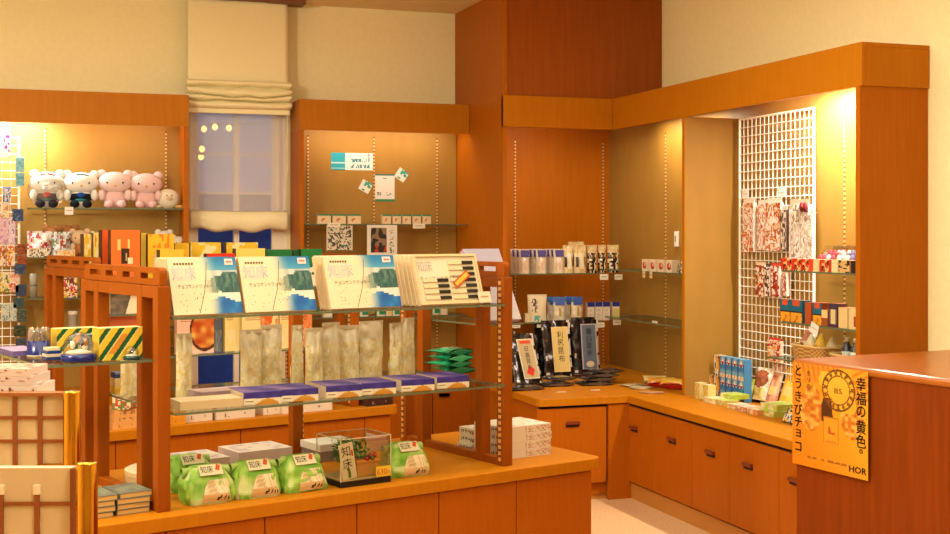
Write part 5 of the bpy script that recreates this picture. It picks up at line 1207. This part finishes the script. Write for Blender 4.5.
for k, (px, py, w, d, rz, c, lab, th) in enumerate((
 (633, 386, .16, .10, .3, (214, 190, 140), 'pale paper packet at the counter corner beside the kelp pile', .012),
 (641, 388.5, .14, .08, -.2, (226, 206, 160), 'cream paper packet lying before the pale one at the corner', .012),
 (655, 383, .15, .10, -.4, (236, 206, 140), 'cream and yellow packet lying behind the red edged packet', .022),
 (661, 387.5, .17, .08, -.55, (236, 150, 30), 'orange packet with red edge lying in the far bay', .034),
 (675, 389.5, .19, .08, -.75, (250, 190, 50), 'yellow packet with red edge leaning by the divider foot', .040),
 (652, 393, .15, .08, -.5, (210, 150, 100), 'thin brown paper packet near the counter edge', .008))):
    p = hz(px, py, CT); flatpack(lab, p.x, p.y, ZC2, rz, w, d, (lambda c: (lambda u, v, b=False: (200, 40, 20) if v < .14 and c[1] < 195 and c[0] > 230 else mixc(c, (250, 230, 180), .35 * vnoise(u * 6, v * 6, 3))))(c), k, 'snack_packet', th, .55 if th > .03 else .3 if th > .02 else 0.)

# ---------------------------------------------------------------- goods on the low counter before the wire grid
def oncnt(px, py): return hz(px, py, CT)
RZ = -math.pi / 2
for k, (px, py, lab) in enumerate(((697, 399, 'nearest the divider'), (705.5, 401.5, 'second from the divider'))):
    p = oncnt(px, py); m = MB(); carton(m, .06, .05, .095, lambda u, v: (226, 196, 90) if vnoise(u * 5, v * 6, 2) > .45 else (246, 226, 150), (240, 216, 130), (250, 236, 180), 12, 14)
    simple('tea_carton', 'pale yellow patterned carton on the low counter, %s' % lab, 'carton', m, PRINT, (p.x, p.y, ZC2), RZ)
def bluef(u, v):
    if u < .07 or u > .93: return (30, 70, 130)
    q = ((u - .5) / .36) ** 2 + ((v - .76) / .15) ** 2
    if q < 1: return (190, 40, 50) if abs(v - .74) < .035 else (40, 44, 80) if .45 < q < .7 else (250, 240, 226)
    if v < .20: return (250, 236, 214) if vnoise(u * 6, v * 8, 2) > .4 else (230, 150, 90)
    return mixc((50, 130, 206), (130, 190, 226), sm(.2, .6, vnoise(u * 3, v * 4, 9)))
pb = [oncnt(x, 393) for x in (734, 741, 748, 755)]
yb0 = oncnt(731, 396).y
for k in range(4):
    y_ = yb0 - .055 - k * .069
    for j in range(2):
        m = MB(); carton(m, .066, .05, .122, bluef, (80, 150, 200), (120, 180, 214), 14, 16)
        simple('candy_carton', 'light blue candy carton, %s tier, %s from the divider' % (('lower', 'upper')[j], NTH[k]), 'carton', m, PRINT, (3.84, y_, ZC2 + j * .1225), RZ)
def yw(u, v): return (250, 170, 40) if u > .4 and v > .3 and vnoise(u * 4, v * 4, 1) > .4 else (60, 50, 60) if vnoise(u * 7, v * 7, 5) > .62 else (246, 232, 200)
for k, (j, dy) in enumerate(((0, .015), (1, .015), (0, .083), )):
    m = MB(); carton(m, .064, .05, .122, yw, (230, 150, 40), (240, 220, 170), 14, 16)
    simple('candy_carton', ('white and orange candy carton beside the light blue ones, lower one', 'white and orange candy carton beside the light blue ones, upper one', 'white and orange candy carton nearest the divider, on the counter')[k], 'carton', m, PRINT, (3.84, yb0 + dy, ZC2 + j * .1225), RZ)
p = oncnt(718, 398); m = MB(); carton(m, .10, .04, .055, lambda u, v: (60, 130, 190) if .3 < u < .8 and .2 < v < .8 else (236, 226, 210), (220, 214, 200), (240, 232, 214), 14, 10); simple('candy_carton', 'low white and blue carton before the white and orange cartons', 'carton', m, PRINT, (p.x + .06, p.y, ZC2), RZ)
# round clear packs, pouches, flat packs
def roundpack(label, px, py, r, h, c1, c2, seed):
    p = oncnt(px, py); t = thing('sweet_pack', label, 'pack', (p.x + .05, p.y, ZC2 + .012), RZ + .15); t.rotation_euler = (-.22, 0, RZ + .15)
    def f(u, v, b=False):
        q = ((u - .5) / .40) ** 2 + ((v - .66) / .27) ** 2
        if q < 1: return mixc(c1, c2, vnoise(u * 9 + seed, v * 9, seed) if q < .7 else .2)
        if v < .36 and .14 < u < .86: return (206, 176, 90) if .12 < v and .25 < u < .75 else (240, 206, 130)
        return (246, 226, 200) if vnoise(u * 12, v * 14, seed) > .45 else (226, 190, 160)
    m = MB(); pouch(m, r * 2.05, r * 1.0, h, f, 20, 24, seed, 0, .012, .98, .6); obj('pack', m, GLOSS, t)
roundpack('round clear pack of brown sweets in the centre of the low counter', 753, 403, .072, .19, (150, 80, 44), (176, 104, 64), 1)
roundpack('smaller clear pack of brown sweets behind, next to the round one', 771, 400, .05, .19, (170, 100, 70), (120, 60, 40), 2)
def yellowbag(c1, c2): return lambda u, v, b=False: (250, 206, 120) if .25 < u < .75 and .2 < v < .42 else mixc(c1, c2, vnoise(u * 5, v * 6, 4))
for k, (px, py, w, h, lean, c1, c2, lab) in enumerate(((766, 405, .10, .23, .32, (190, 90, 60), (240, 210, 160), 'clear red and cream sweet pouch leaning back by the yellow pouch'), (778, 408, .14, .26, .36, (250, 176, 40), (255, 214, 90), 'yellow sweet pouch leaning back beside the poster'), (743, 402, .06, .13, .25, (190, 210, 70), (230, 220, 110), 'lime green pouch beside the round clear pack'), (792, 408, .05, .16, .3, (200, 220, 60), (240, 220, 90), 'narrow lime and yellow pouch half behind the poster'))):
    p = oncnt(px, py); t = thing('sweet_pouch', lab, 'pouch', (p.x + (.03, .05, .03, .03)[k], p.y, ZC2 + .006), RZ); t.rotation_euler = (-lean, 0, RZ + .15); m = MB(); pouch(m, w, .035, h, yellowbag(c1, c2), 12, 14, k + 4, 0, .006); obj('pouch', m, GLOSS, t)
def flatbox(px, py, w, d, h, c, ct, lab, dz=0., rz=0., back=0.):
    p = oncnt(px, py); m = MB(); carton(m, w, d, h, lambda u, v: (250, 236, 190) if vnoise(u * 6, v * 3, int(px)) > .55 else c, c, lambda u, v: mixc(ct, (246, 232, 170), sm(.55, .75, vnoise(u * 5, v * 5, int(px)))), 14, 8)
    simple('flat_packet', lab, 'packet', m, PRINT, (p.x + back, p.y, ZC2 + dz), RZ + rz, None, .003)
flatbox(708, 403, .10, .09, .030, (246, 220, 160), (250, 236, 190), 'cream flat packet at the counter edge nearest the divider')
flatbox(719, 405, .11, .10, .028, (220, 200, 90), (196, 220, 80), 'lime flat packet at the counter edge, lower of two')
flatbox(722, 404, .13, .11, .026, (190, 210, 70), (186, 214, 70), 'lime flat packet at the counter edge, upper of two', .029, .05, .03)
flatbox(731, 409, .09, .10, .026, (240, 190, 130), (250, 226, 190), 'peach flat packet along the counter edge, first after the lime ones')
flatbox(741, 411.5, .09, .10, .026, (226, 150, 110), (246, 226, 200), 'peach flat packet along the counter edge, second after the lime ones')
flatbox(752, 414.5, .10, .10, .028, (240, 160, 90), (246, 220, 180), 'orange cream flat packet along the counter edge before the green stack')
flatbox(736, 401, .10, .07, .045, (90, 70, 70), (226, 206, 190), 'small brown and white packet between the lime packets and round pack', 0, 0, .06)
flatbox(766, 416, .15, .14, .030, (206, 214, 80), (196, 220, 70), 'green flat packet before the poster, lower of two')
flatbox(767, 415.5, .15, .13, .030, (220, 220, 90), (186, 216, 60), 'green flat packet before the poster, upper of two', .031, .04, .01)
flatbox(776, 409, .14, .10, .022, (226, 226, 190), (240, 232, 190), 'pale flat packet behind the green pair', 0, 0, .10)
for k, (px, py) in enumerate(((779, 423), (787, 425))):
    p = oncnt(px, py); t = thing('sweet_pouch', 'small dark and yellow pouch at the counter edge, %s the poster' % ('farther from', 'touching')[k], 'pouch', (p.x + .04, p.y, ZC2 + .002), RZ); t.rotation_euler = (-.5, 0, RZ); m = MB(); pouch(m, .065, .03, .085, mixed([(50, 50, 60), (240, 200, 60), (226, 220, 200), (70, 70, 90), (200, 160, 50)], 9 + k, 5, 5), 12, 12, k, 0, .004); obj('pouch', m, GLOSS, t)

# ---------------------------------------------------------------- hanging packets on the grid in the side bay
gx = 3.9890
LONG = [(250, 236, 220), (246, 226, 206), (214, 120, 70), (250, 240, 226), (190, 90, 50), (226, 190, 140), (244, 236, 230)]
SILV = [(236, 226, 214), (206, 186, 160), (246, 240, 230), (170, 140, 110), (240, 230, 214)]
for k, (px, y0, y1, w, pal, lab) in enumerate((
 (751, 198, 252, 11, LONG, 'long pale packet with orange print, nearest the divider'),
 (764, 200, 250, 8, LONG, 'long narrow orange printed packet, second from the divider'),
 (776, 198, 251, 15, LONG, 'widest long pale packet in the middle of the grid'),
 (786, 206, 250, 6, [(110, 90, 80), (226, 206, 180), (90, 70, 60)], 'long thin dark packet after the widest packet'),
 (797, 199, 262, 10, SILV, 'long silvery packet on the grid, first of the silvery ones'),
 (807, 199, 262, 9, SILV, 'long silvery packet with a red bow corner'),
 (813, 210, 262, 4, SILV, 'long silvery packet against the grid frame'),
 (763, 262, 297, 9, [(250, 240, 226), (236, 200, 160), (170, 60, 40), (120, 50, 40), (246, 236, 220)], 'short white and red packet in the lower row, nearest the divider'),
 (770, 264, 296, 5, [(250, 240, 226), (90, 60, 50), (240, 226, 206)], 'short narrow white packet in the lower row'),
 (778, 263, 297, 9, [(250, 236, 220), (200, 70, 40), (150, 50, 40), (246, 236, 220)], 'short white packet with a red diamond in the lower row'),
 (787, 270, 296, 5, [(246, 226, 206), (190, 80, 60), (236, 220, 200)], 'short narrow red printed packet in the lower row'),
 (777, 338, 362, 13, [(246, 226, 190), (210, 50, 40), (250, 236, 200), (240, 160, 60)], 'cream packet with red figure hanging low beside the baskets'))):
    hanger('hanging_packet', lab, 'packet', 'x', gx, px, y0, y1, w, pal, 50 + k, None, .02, (4, 8))
q = hx(808, 209, gx); m = MB(); m.smooth = True
for s_ in (-1, 1): m.ell((0, s_ * .018, 0), (.010, .018, .028), 12, 8, 0, (120, 26, 26))
m.ell((-.006, 0, 0), (.012, .012, .014), 8, 6, 0, (120, 20, 20)); m.tube((0, 0, 0), (.03, 0, .0), .002, 6); simple('ribbon_bow', 'dark red ribbon bow at the top of a silvery packet', 'bow', m, PRINT, (gx - .03, q.y, q.z + .01))
for k, (px, py) in enumerate(((745.5, 194), (782, 192.5))):
    q = hx(px, py, 3.9784); m = MB(); m.box(-.002, 0, -.036, .036, -.026, .026, 0, (255, 252, 244)); m.box(-.0025, -.002, -.024, .024, -.004, .004, 0, (230, 214, 196)); simple('price_tag', 'white price tag clipped on the wire grid %s' % ('near the divider', 'above the widest packet')[k], 'tag', m, PRINT, q)
# shelves beside the grid
ZA = hx(820, 272, 3.7083).z + .0005; ZB = hx(820, 326, 3.7083).z + .0005; ZCC = .9335
def redp(u, v): return (226, 60, 30) if u < .25 or vnoise(u * 4, v * 4, 1) > .58 else (50, 30, 24) if vnoise(u * 6, v * 5, 7) > .62 else (250, 206, 130)
xsA = [(786, 11, redp, (220, 60, 30)), (796.5, 8, redp, (226, 70, 36)), (804.5, 8, redp, (220, 60, 30)), (816, 5.5, lambda u, v: (250, 232, 170), (240, 216, 150)), (824, 9, redp, (200, 60, 30)), (834.5, 6, lambda u, v: (250, 236, 180), (240, 220, 160)), (844, 11, lambda u, v: (60, 50, 40) if vnoise(u * 6, v * 6, 3) > .6 else (236, 190, 120), (210, 160, 100)), (854.5, 7, lambda u, v: (50, 30, 26), (46, 30, 24))]
for k, (px, w, f, c) in enumerate(xsA):
    q = hx(px, 272, 3.7241); ww = min(.10, abs(hx(px - w / 2, 272, 3.7241).y - hx(px + w / 2, 272, 3.7241).y)); m = MB(); carton(m, ww, .05, .062, f, c, mixc(c, (240, 200, 180), .5), 12, 10)
    yy = max(q.y, 5.1015 + ww / 2); simple('snack_carton', ('red and cream carton' if f is redp else 'plain cream carton' if k in (3, 5) else 'brown cream carton' if k == 6 else 'dark brown carton') + ' on the upper grid side shelf, %s from the grid' % NTH[k], 'carton', m, PRINT, (3.7241, yy, ZA), RZ)
for k, (px, c1, c2, lab) in enumerate(((829, (226, 206, 196), (190, 60, 70), 'clear tray of pink and grey sweets on the upper grid side shelf'), (848, (240, 226, 190), (120, 110, 150), 'clear tray of cream and violet sweets by the end panel'))):
    q = hx(px, 260, 3.8354); y_ = max(q.y, 5.1916); t = thing('sweet_tray', lab, 'tray', (3.8036, y_, ZA), RZ)
    m = MB(); rr = random.Random(k)
    for j in range(12): m.ell((-.055 + .036 * (j % 4), .02 + .03 * (j // 4), .055 + .012 * (j // 4)), (.017, .015, .03), 8, 6, 0, rr.choice([c1, c2, mixc(c1, c2, .4)]))
    obj('sweets', m, PRINT, t)
    m = MB(); m.box(-.075, .075, 0, .11, 0, .026, 0, (240, 226, 200)); obj('tray', m, PRINT, t); m = MB(); m.prism([(0, .027), (.11, .027), (.11, .13), (.06, .13)], -.076, .076, 'x'); obj('clear_lid', m, CLEAR, t)
def cup(u, v): return (226, 90, 40) if .2 < u < .8 and v > .78 else (30, 110, 140) if v > .5 else (40, 30, 20) if v > .44 else (246, 180, 50) if vnoise(u * 5, v * 5, 2) > .35 else (210, 110, 30)
for k, (px, w, f, h, c, lab) in enumerate(((785, 10, cup, .115, (40, 100, 120), 'blue and yellow snack cup box, first from the grid'), (796, 12, cup, .115, (40, 100, 120), 'blue and yellow snack cup box, second from the grid'), (808, 6, lambda u, v: (190, 90, 40), .11, (180, 80, 40), 'plain brown box between the blue and yellow boxes'), (817, 9, cup, .112, (150, 70, 30), 'blue and yellow snack cup box beside the plain brown box'), (824.5, 6, lambda u, v: (250, 220, 150) if v > .5 else (170, 90, 40), .08, (150, 80, 40), 'small cream topped box on the lower grid side shelf'), (833, 8, lambda u, v: (60, 60, 80) if v > .72 else (90, 40, 90) if v < .12 else (240, 220, 160) if .2 < u < .8 else (120, 90, 80), .115, (110, 80, 80), 'purple and cream bottle shaped box on the lower grid side shelf'), (843, 9, lambda u, v: (246, 214, 150), .10, (236, 200, 140), 'plain cream carton next to the purple box'), (853, 9, lambda u, v: (170, 60, 40) if .55 < u < .8 and .1 < v < .6 else (246, 216, 156), .10, (236, 200, 140), 'cream carton with red marks by the end panel'))):
    q = hx(px, 326, 3.7294); ww = abs(hx(px - w / 2, 326, 3.7294).y - hx(px + w / 2, 326, 3.7294).y); m = MB(); carton(m, ww, .06, h, f, c, mixc(c, (230, 120, 90), .6), 14, 16)
    simple('snack_box', lab, 'box', m, PRINT, (3.7294, max(q.y, 5.1015 + ww / 2), ZB), RZ)
q = hx(814.5, 329, 3.6977); m = MB(); m.X = Matrix.Rotation(.35, 4, 'X'); m.box(-.002, 0, -.034, .034, -.028, .028, 0, (255, 252, 244)); m.box(-.0026, -.002, -.02, .02, 0, .006, 0, (220, 200, 180)); simple('price_tag', 'white tilted price tag on the lower grid side shelf edge', 'tag', m, PRINT, q)
# baskets with small packs on the lowest shelf
def basket(label, px, w, d, h, y_, x_):
    t = thing('wicker_basket', label, 'basket', (x_, y_, ZCC), RZ); m = MB(); rr = random.Random(3)
    n, rows = 40, 8
    def PP(u, v, o=0):
        a = 2 * math.pi * u; e = .45; c, s = math.cos(a), math.sin(a); k = 1 + .12 * v
        return Vector((math.copysign(abs(c) ** e, c) * (w / 2 - o) * k, d / 2 + math.copysign(abs(s) ** e, s) * (d / 2 - o) * k, h * v))
    m.grid(lambda u, v: PP(u, v) * 1 + Vector((0, 0, 0)), n, rows, 0, lambda u, v: (226, 180, 104) if (int(u * n) + int(v * rows)) % 2 else (176, 124, 60), True)
    m.grid(lambda u, v: PP(1 - u, v, .006), n, 2, 0, (170, 120, 60), True); m.poly([PP(i / 20, .05) for i in range(20)], 0, (150, 100, 50)); obj('weave', m, PRINT, t)
    m = MB(); 
    for i in range(28): m.tube(PP(i / 28, 1), PP((i + 1) / 28, 1), .006, 6, 0, (240, 206, 136))
    obj('rim', m, PRINT, t); return t
basket('oval wicker basket holding small packs beside the wire grid', 812, .26, .16, .08, 5.6154, 3.7400)
basket('second wicker basket with bottles by the end panel', 845, .22, .16, .06, 5.2975, 3.7400)
for k, (y_, dx, h, c1, c2, lab) in enumerate(((5.7425, .10, .15, (240, 206, 170), (206, 120, 90), 'pale pink pointed pack at the grid end of the wicker basket'), (5.6630, .07, .13, (250, 206, 130), (240, 214, 170), 'cream pointed pack in the wicker basket'), (5.5889, .08, .14, (250, 180, 30), (255, 206, 70), 'bright yellow pointed pack in the wicker basket'), (5.5094, .09, .13, (246, 226, 170), (230, 206, 150), 'cream pointed pack at the far end of the wicker basket'))):
    t = thing('pointed_pack', lab, 'pack', (3.7400 + dx, y_, ZCC + .005), RZ); m = MB(); m.smooth = True
    m.lathe([(.028, 0), (.034, .04), (.032, h * .6), (.012, h * .92), (.004, h)], 0, 0, 14, 0, c1, [c1, c1, c2, c2]); obj('pack', m, PRINT, t); m = MB(); m.box(-.012, .012, -.036, -.034, h * .35, h * .55, 0, (150, 90, 50)); obj('label', m, PRINT, t)
for k, (y_, c1, c2) in enumerate(((5.3611, (40, 40, 60), (200, 200, 190)), (5.2922, (60, 70, 50), (230, 226, 200)), (5.2233, (200, 90, 40), (50, 40, 50)))):
    t = thing('sauce_bottle', '%s small bottle in the second wicker basket' % ('navy', 'dark green', 'orange')[k], 'bottle', (3.8142, y_, ZCC + .005), RZ); m = MB(); m.smooth = True
    m.lathe([(.024, 0), (.025, .005), (.025, .085), (.010, .11), (.010, .118)], 0, 0, 16, 0, c1, [c1, c1, c1, c1]); obj('bottle', m, GLOSS, t); m = MB(); m.smooth = True; m.lathe([(.0255, .02), (.0255, .07)], 0, 0, 16, 0, c2); obj('label', m, PRINT, t); m = MB(); m.smooth = True; m.lathe([(.012, .116), (.012, .136), (.004, .138)], 0, 0, 14, 0, (226, 206, 160)); obj('cap', m, PRINT, t)

# ---------------------------------------------------------------- poster on the sales counter
def poster():
    n_ = -SN
    def onface(px, py): return hit(px, py, SF - SN * .0035, SN)
    a = onface(792.5, 361.5); b = onface(868, 373); c = onface(866, 480.5)
    d0 = (a - SF).dot(SD); d1 = (b - SF).dot(SD); w = d1 - d0; zt, zb = 1.068, c.z; h = zt - zb
    o = SF + SD * d0 + SN * -.0035 + Vector((0, 0, zb)); du = SD; dv = Vector((0, 0, 1)); out = -SN
    m = MB()
    def bulge(u): return .0
    def f(u, v):
        # v up. warm orange field, carton at centre with emblem, popcorn on both sides
        c = mixc((236, 140, 14), (255, 186, 40), sm(0, 1, .6 * u + .3 * v)); x, y = u, v * h / w
        n = vnoise(u * 26, v * 28, 4); n2 = vnoise(u * 11, v * 12, 6)
        # husk of corn along the top
        if v > .80 + .10 * u and u < .62: c = mixc((206, 106, 10), (250, 170, 50), abs(math.sin(u * 46 + v * 9)) * .6 + n * .4)
        if v > .72 and u > .80: c = mixc((220, 120, 14), (250, 176, 40), abs(math.sin(v * 44 - u * 20)))
        for cx, cy, rx, ry in ((.255, .56, .155, .20), (.27, .69, .12, .10), (.80, .54, .15, .185), (.74, .62, .12, .10)):
            q = ((u - cx) / rx) ** 2 + ((v - cy) / ry) ** 2
            if q < 1 + .35 * (n2 - .5): 
                c = mixc((206, 108, 16), (250, 190, 84), sm(.1, .9, n))
        # carton and its open dark mouth
        if .40 < u < .62 and .44 < v < .84 and (u - .40) > (v - .62) * .35 and (v > .44 + (.56 - u) * .2): c = (90, 46, 12) if v < .70 and u < .56 - (v - .44) * .1 else c
        q = (u - .625) ** 2 / .047 + (v - .785) ** 2 / .040
        if abs((u - .61) + (v - .76) * .25) < .22 and .58 < v < .95 and v > .58 + (.70 - u) * .75 and q < 1.7: c = mixc((244, 160, 30), (255, 196, 60), v)
        if .82 < q < 1.0 or .42 < q < .50: c = (120, 70, 16)
        if .52 < q < .80 and math.sin(math.atan2(v - .785, u - .625) * 15) > .1: c = (140, 84, 20)
        # small card
        if .43 < u < .63 and .27 < v < .52: c = (246, 164, 36) if .44 < u < .62 and .28 < v < .51 else (206, 120, 24)
        if .49 < u < .58 and .36 < v < .43 and n > .42: c = (206, 90, 30)
        if .46 < u < .60 and .285 < v < .295: c = (190, 110, 30)
        if .18 < u < .74 and .085 < v < .105 and n > .45: c = (170, 100, 20)
        return c
    m.art(o, du * w, dv * h, 110, 140, f)
    m.poly([o + SN * .0015, o + SN * .0015 + dv * h, o + SN * .0015 + du * w + dv * h, o + SN * .0015 + du * w], 0, (240, 160, 40))
    e = out * .0012; INK = (40, 24, 8)
    def at(u, v): return o + e + du * (u * w) + dv * (v * h)
    for ox, oy in ((0, 0), (.005, 0), (.0025, .003)):
        m.vtext('とうきびチョコ', at(.083 + ox, .983 + oy), du, dv, h * .122, INK, 0, 1.03)
        m.vtext('幸福の黄色。', at(.913 + ox, .952 + oy), du, dv, h * .135, INK, 0, .98)
        m.text('HOR', at(.765 + ox, .045 + oy), du, dv, h * .085, INK, 0, w * .215)
    m.vtext('ホリの', at(.225, .94), du, dv, h * .062, INK, 0, 1.05)
    m.text('BS', at(.575, .755), du, dv, h * .07, (120, 70, 16), 0, w * .10)
    ob = obj('poster', m, PRINT); tag(ob, 'orange yellow poster with popcorn picture and black lettering on the sales counter', 'poster')
poster()
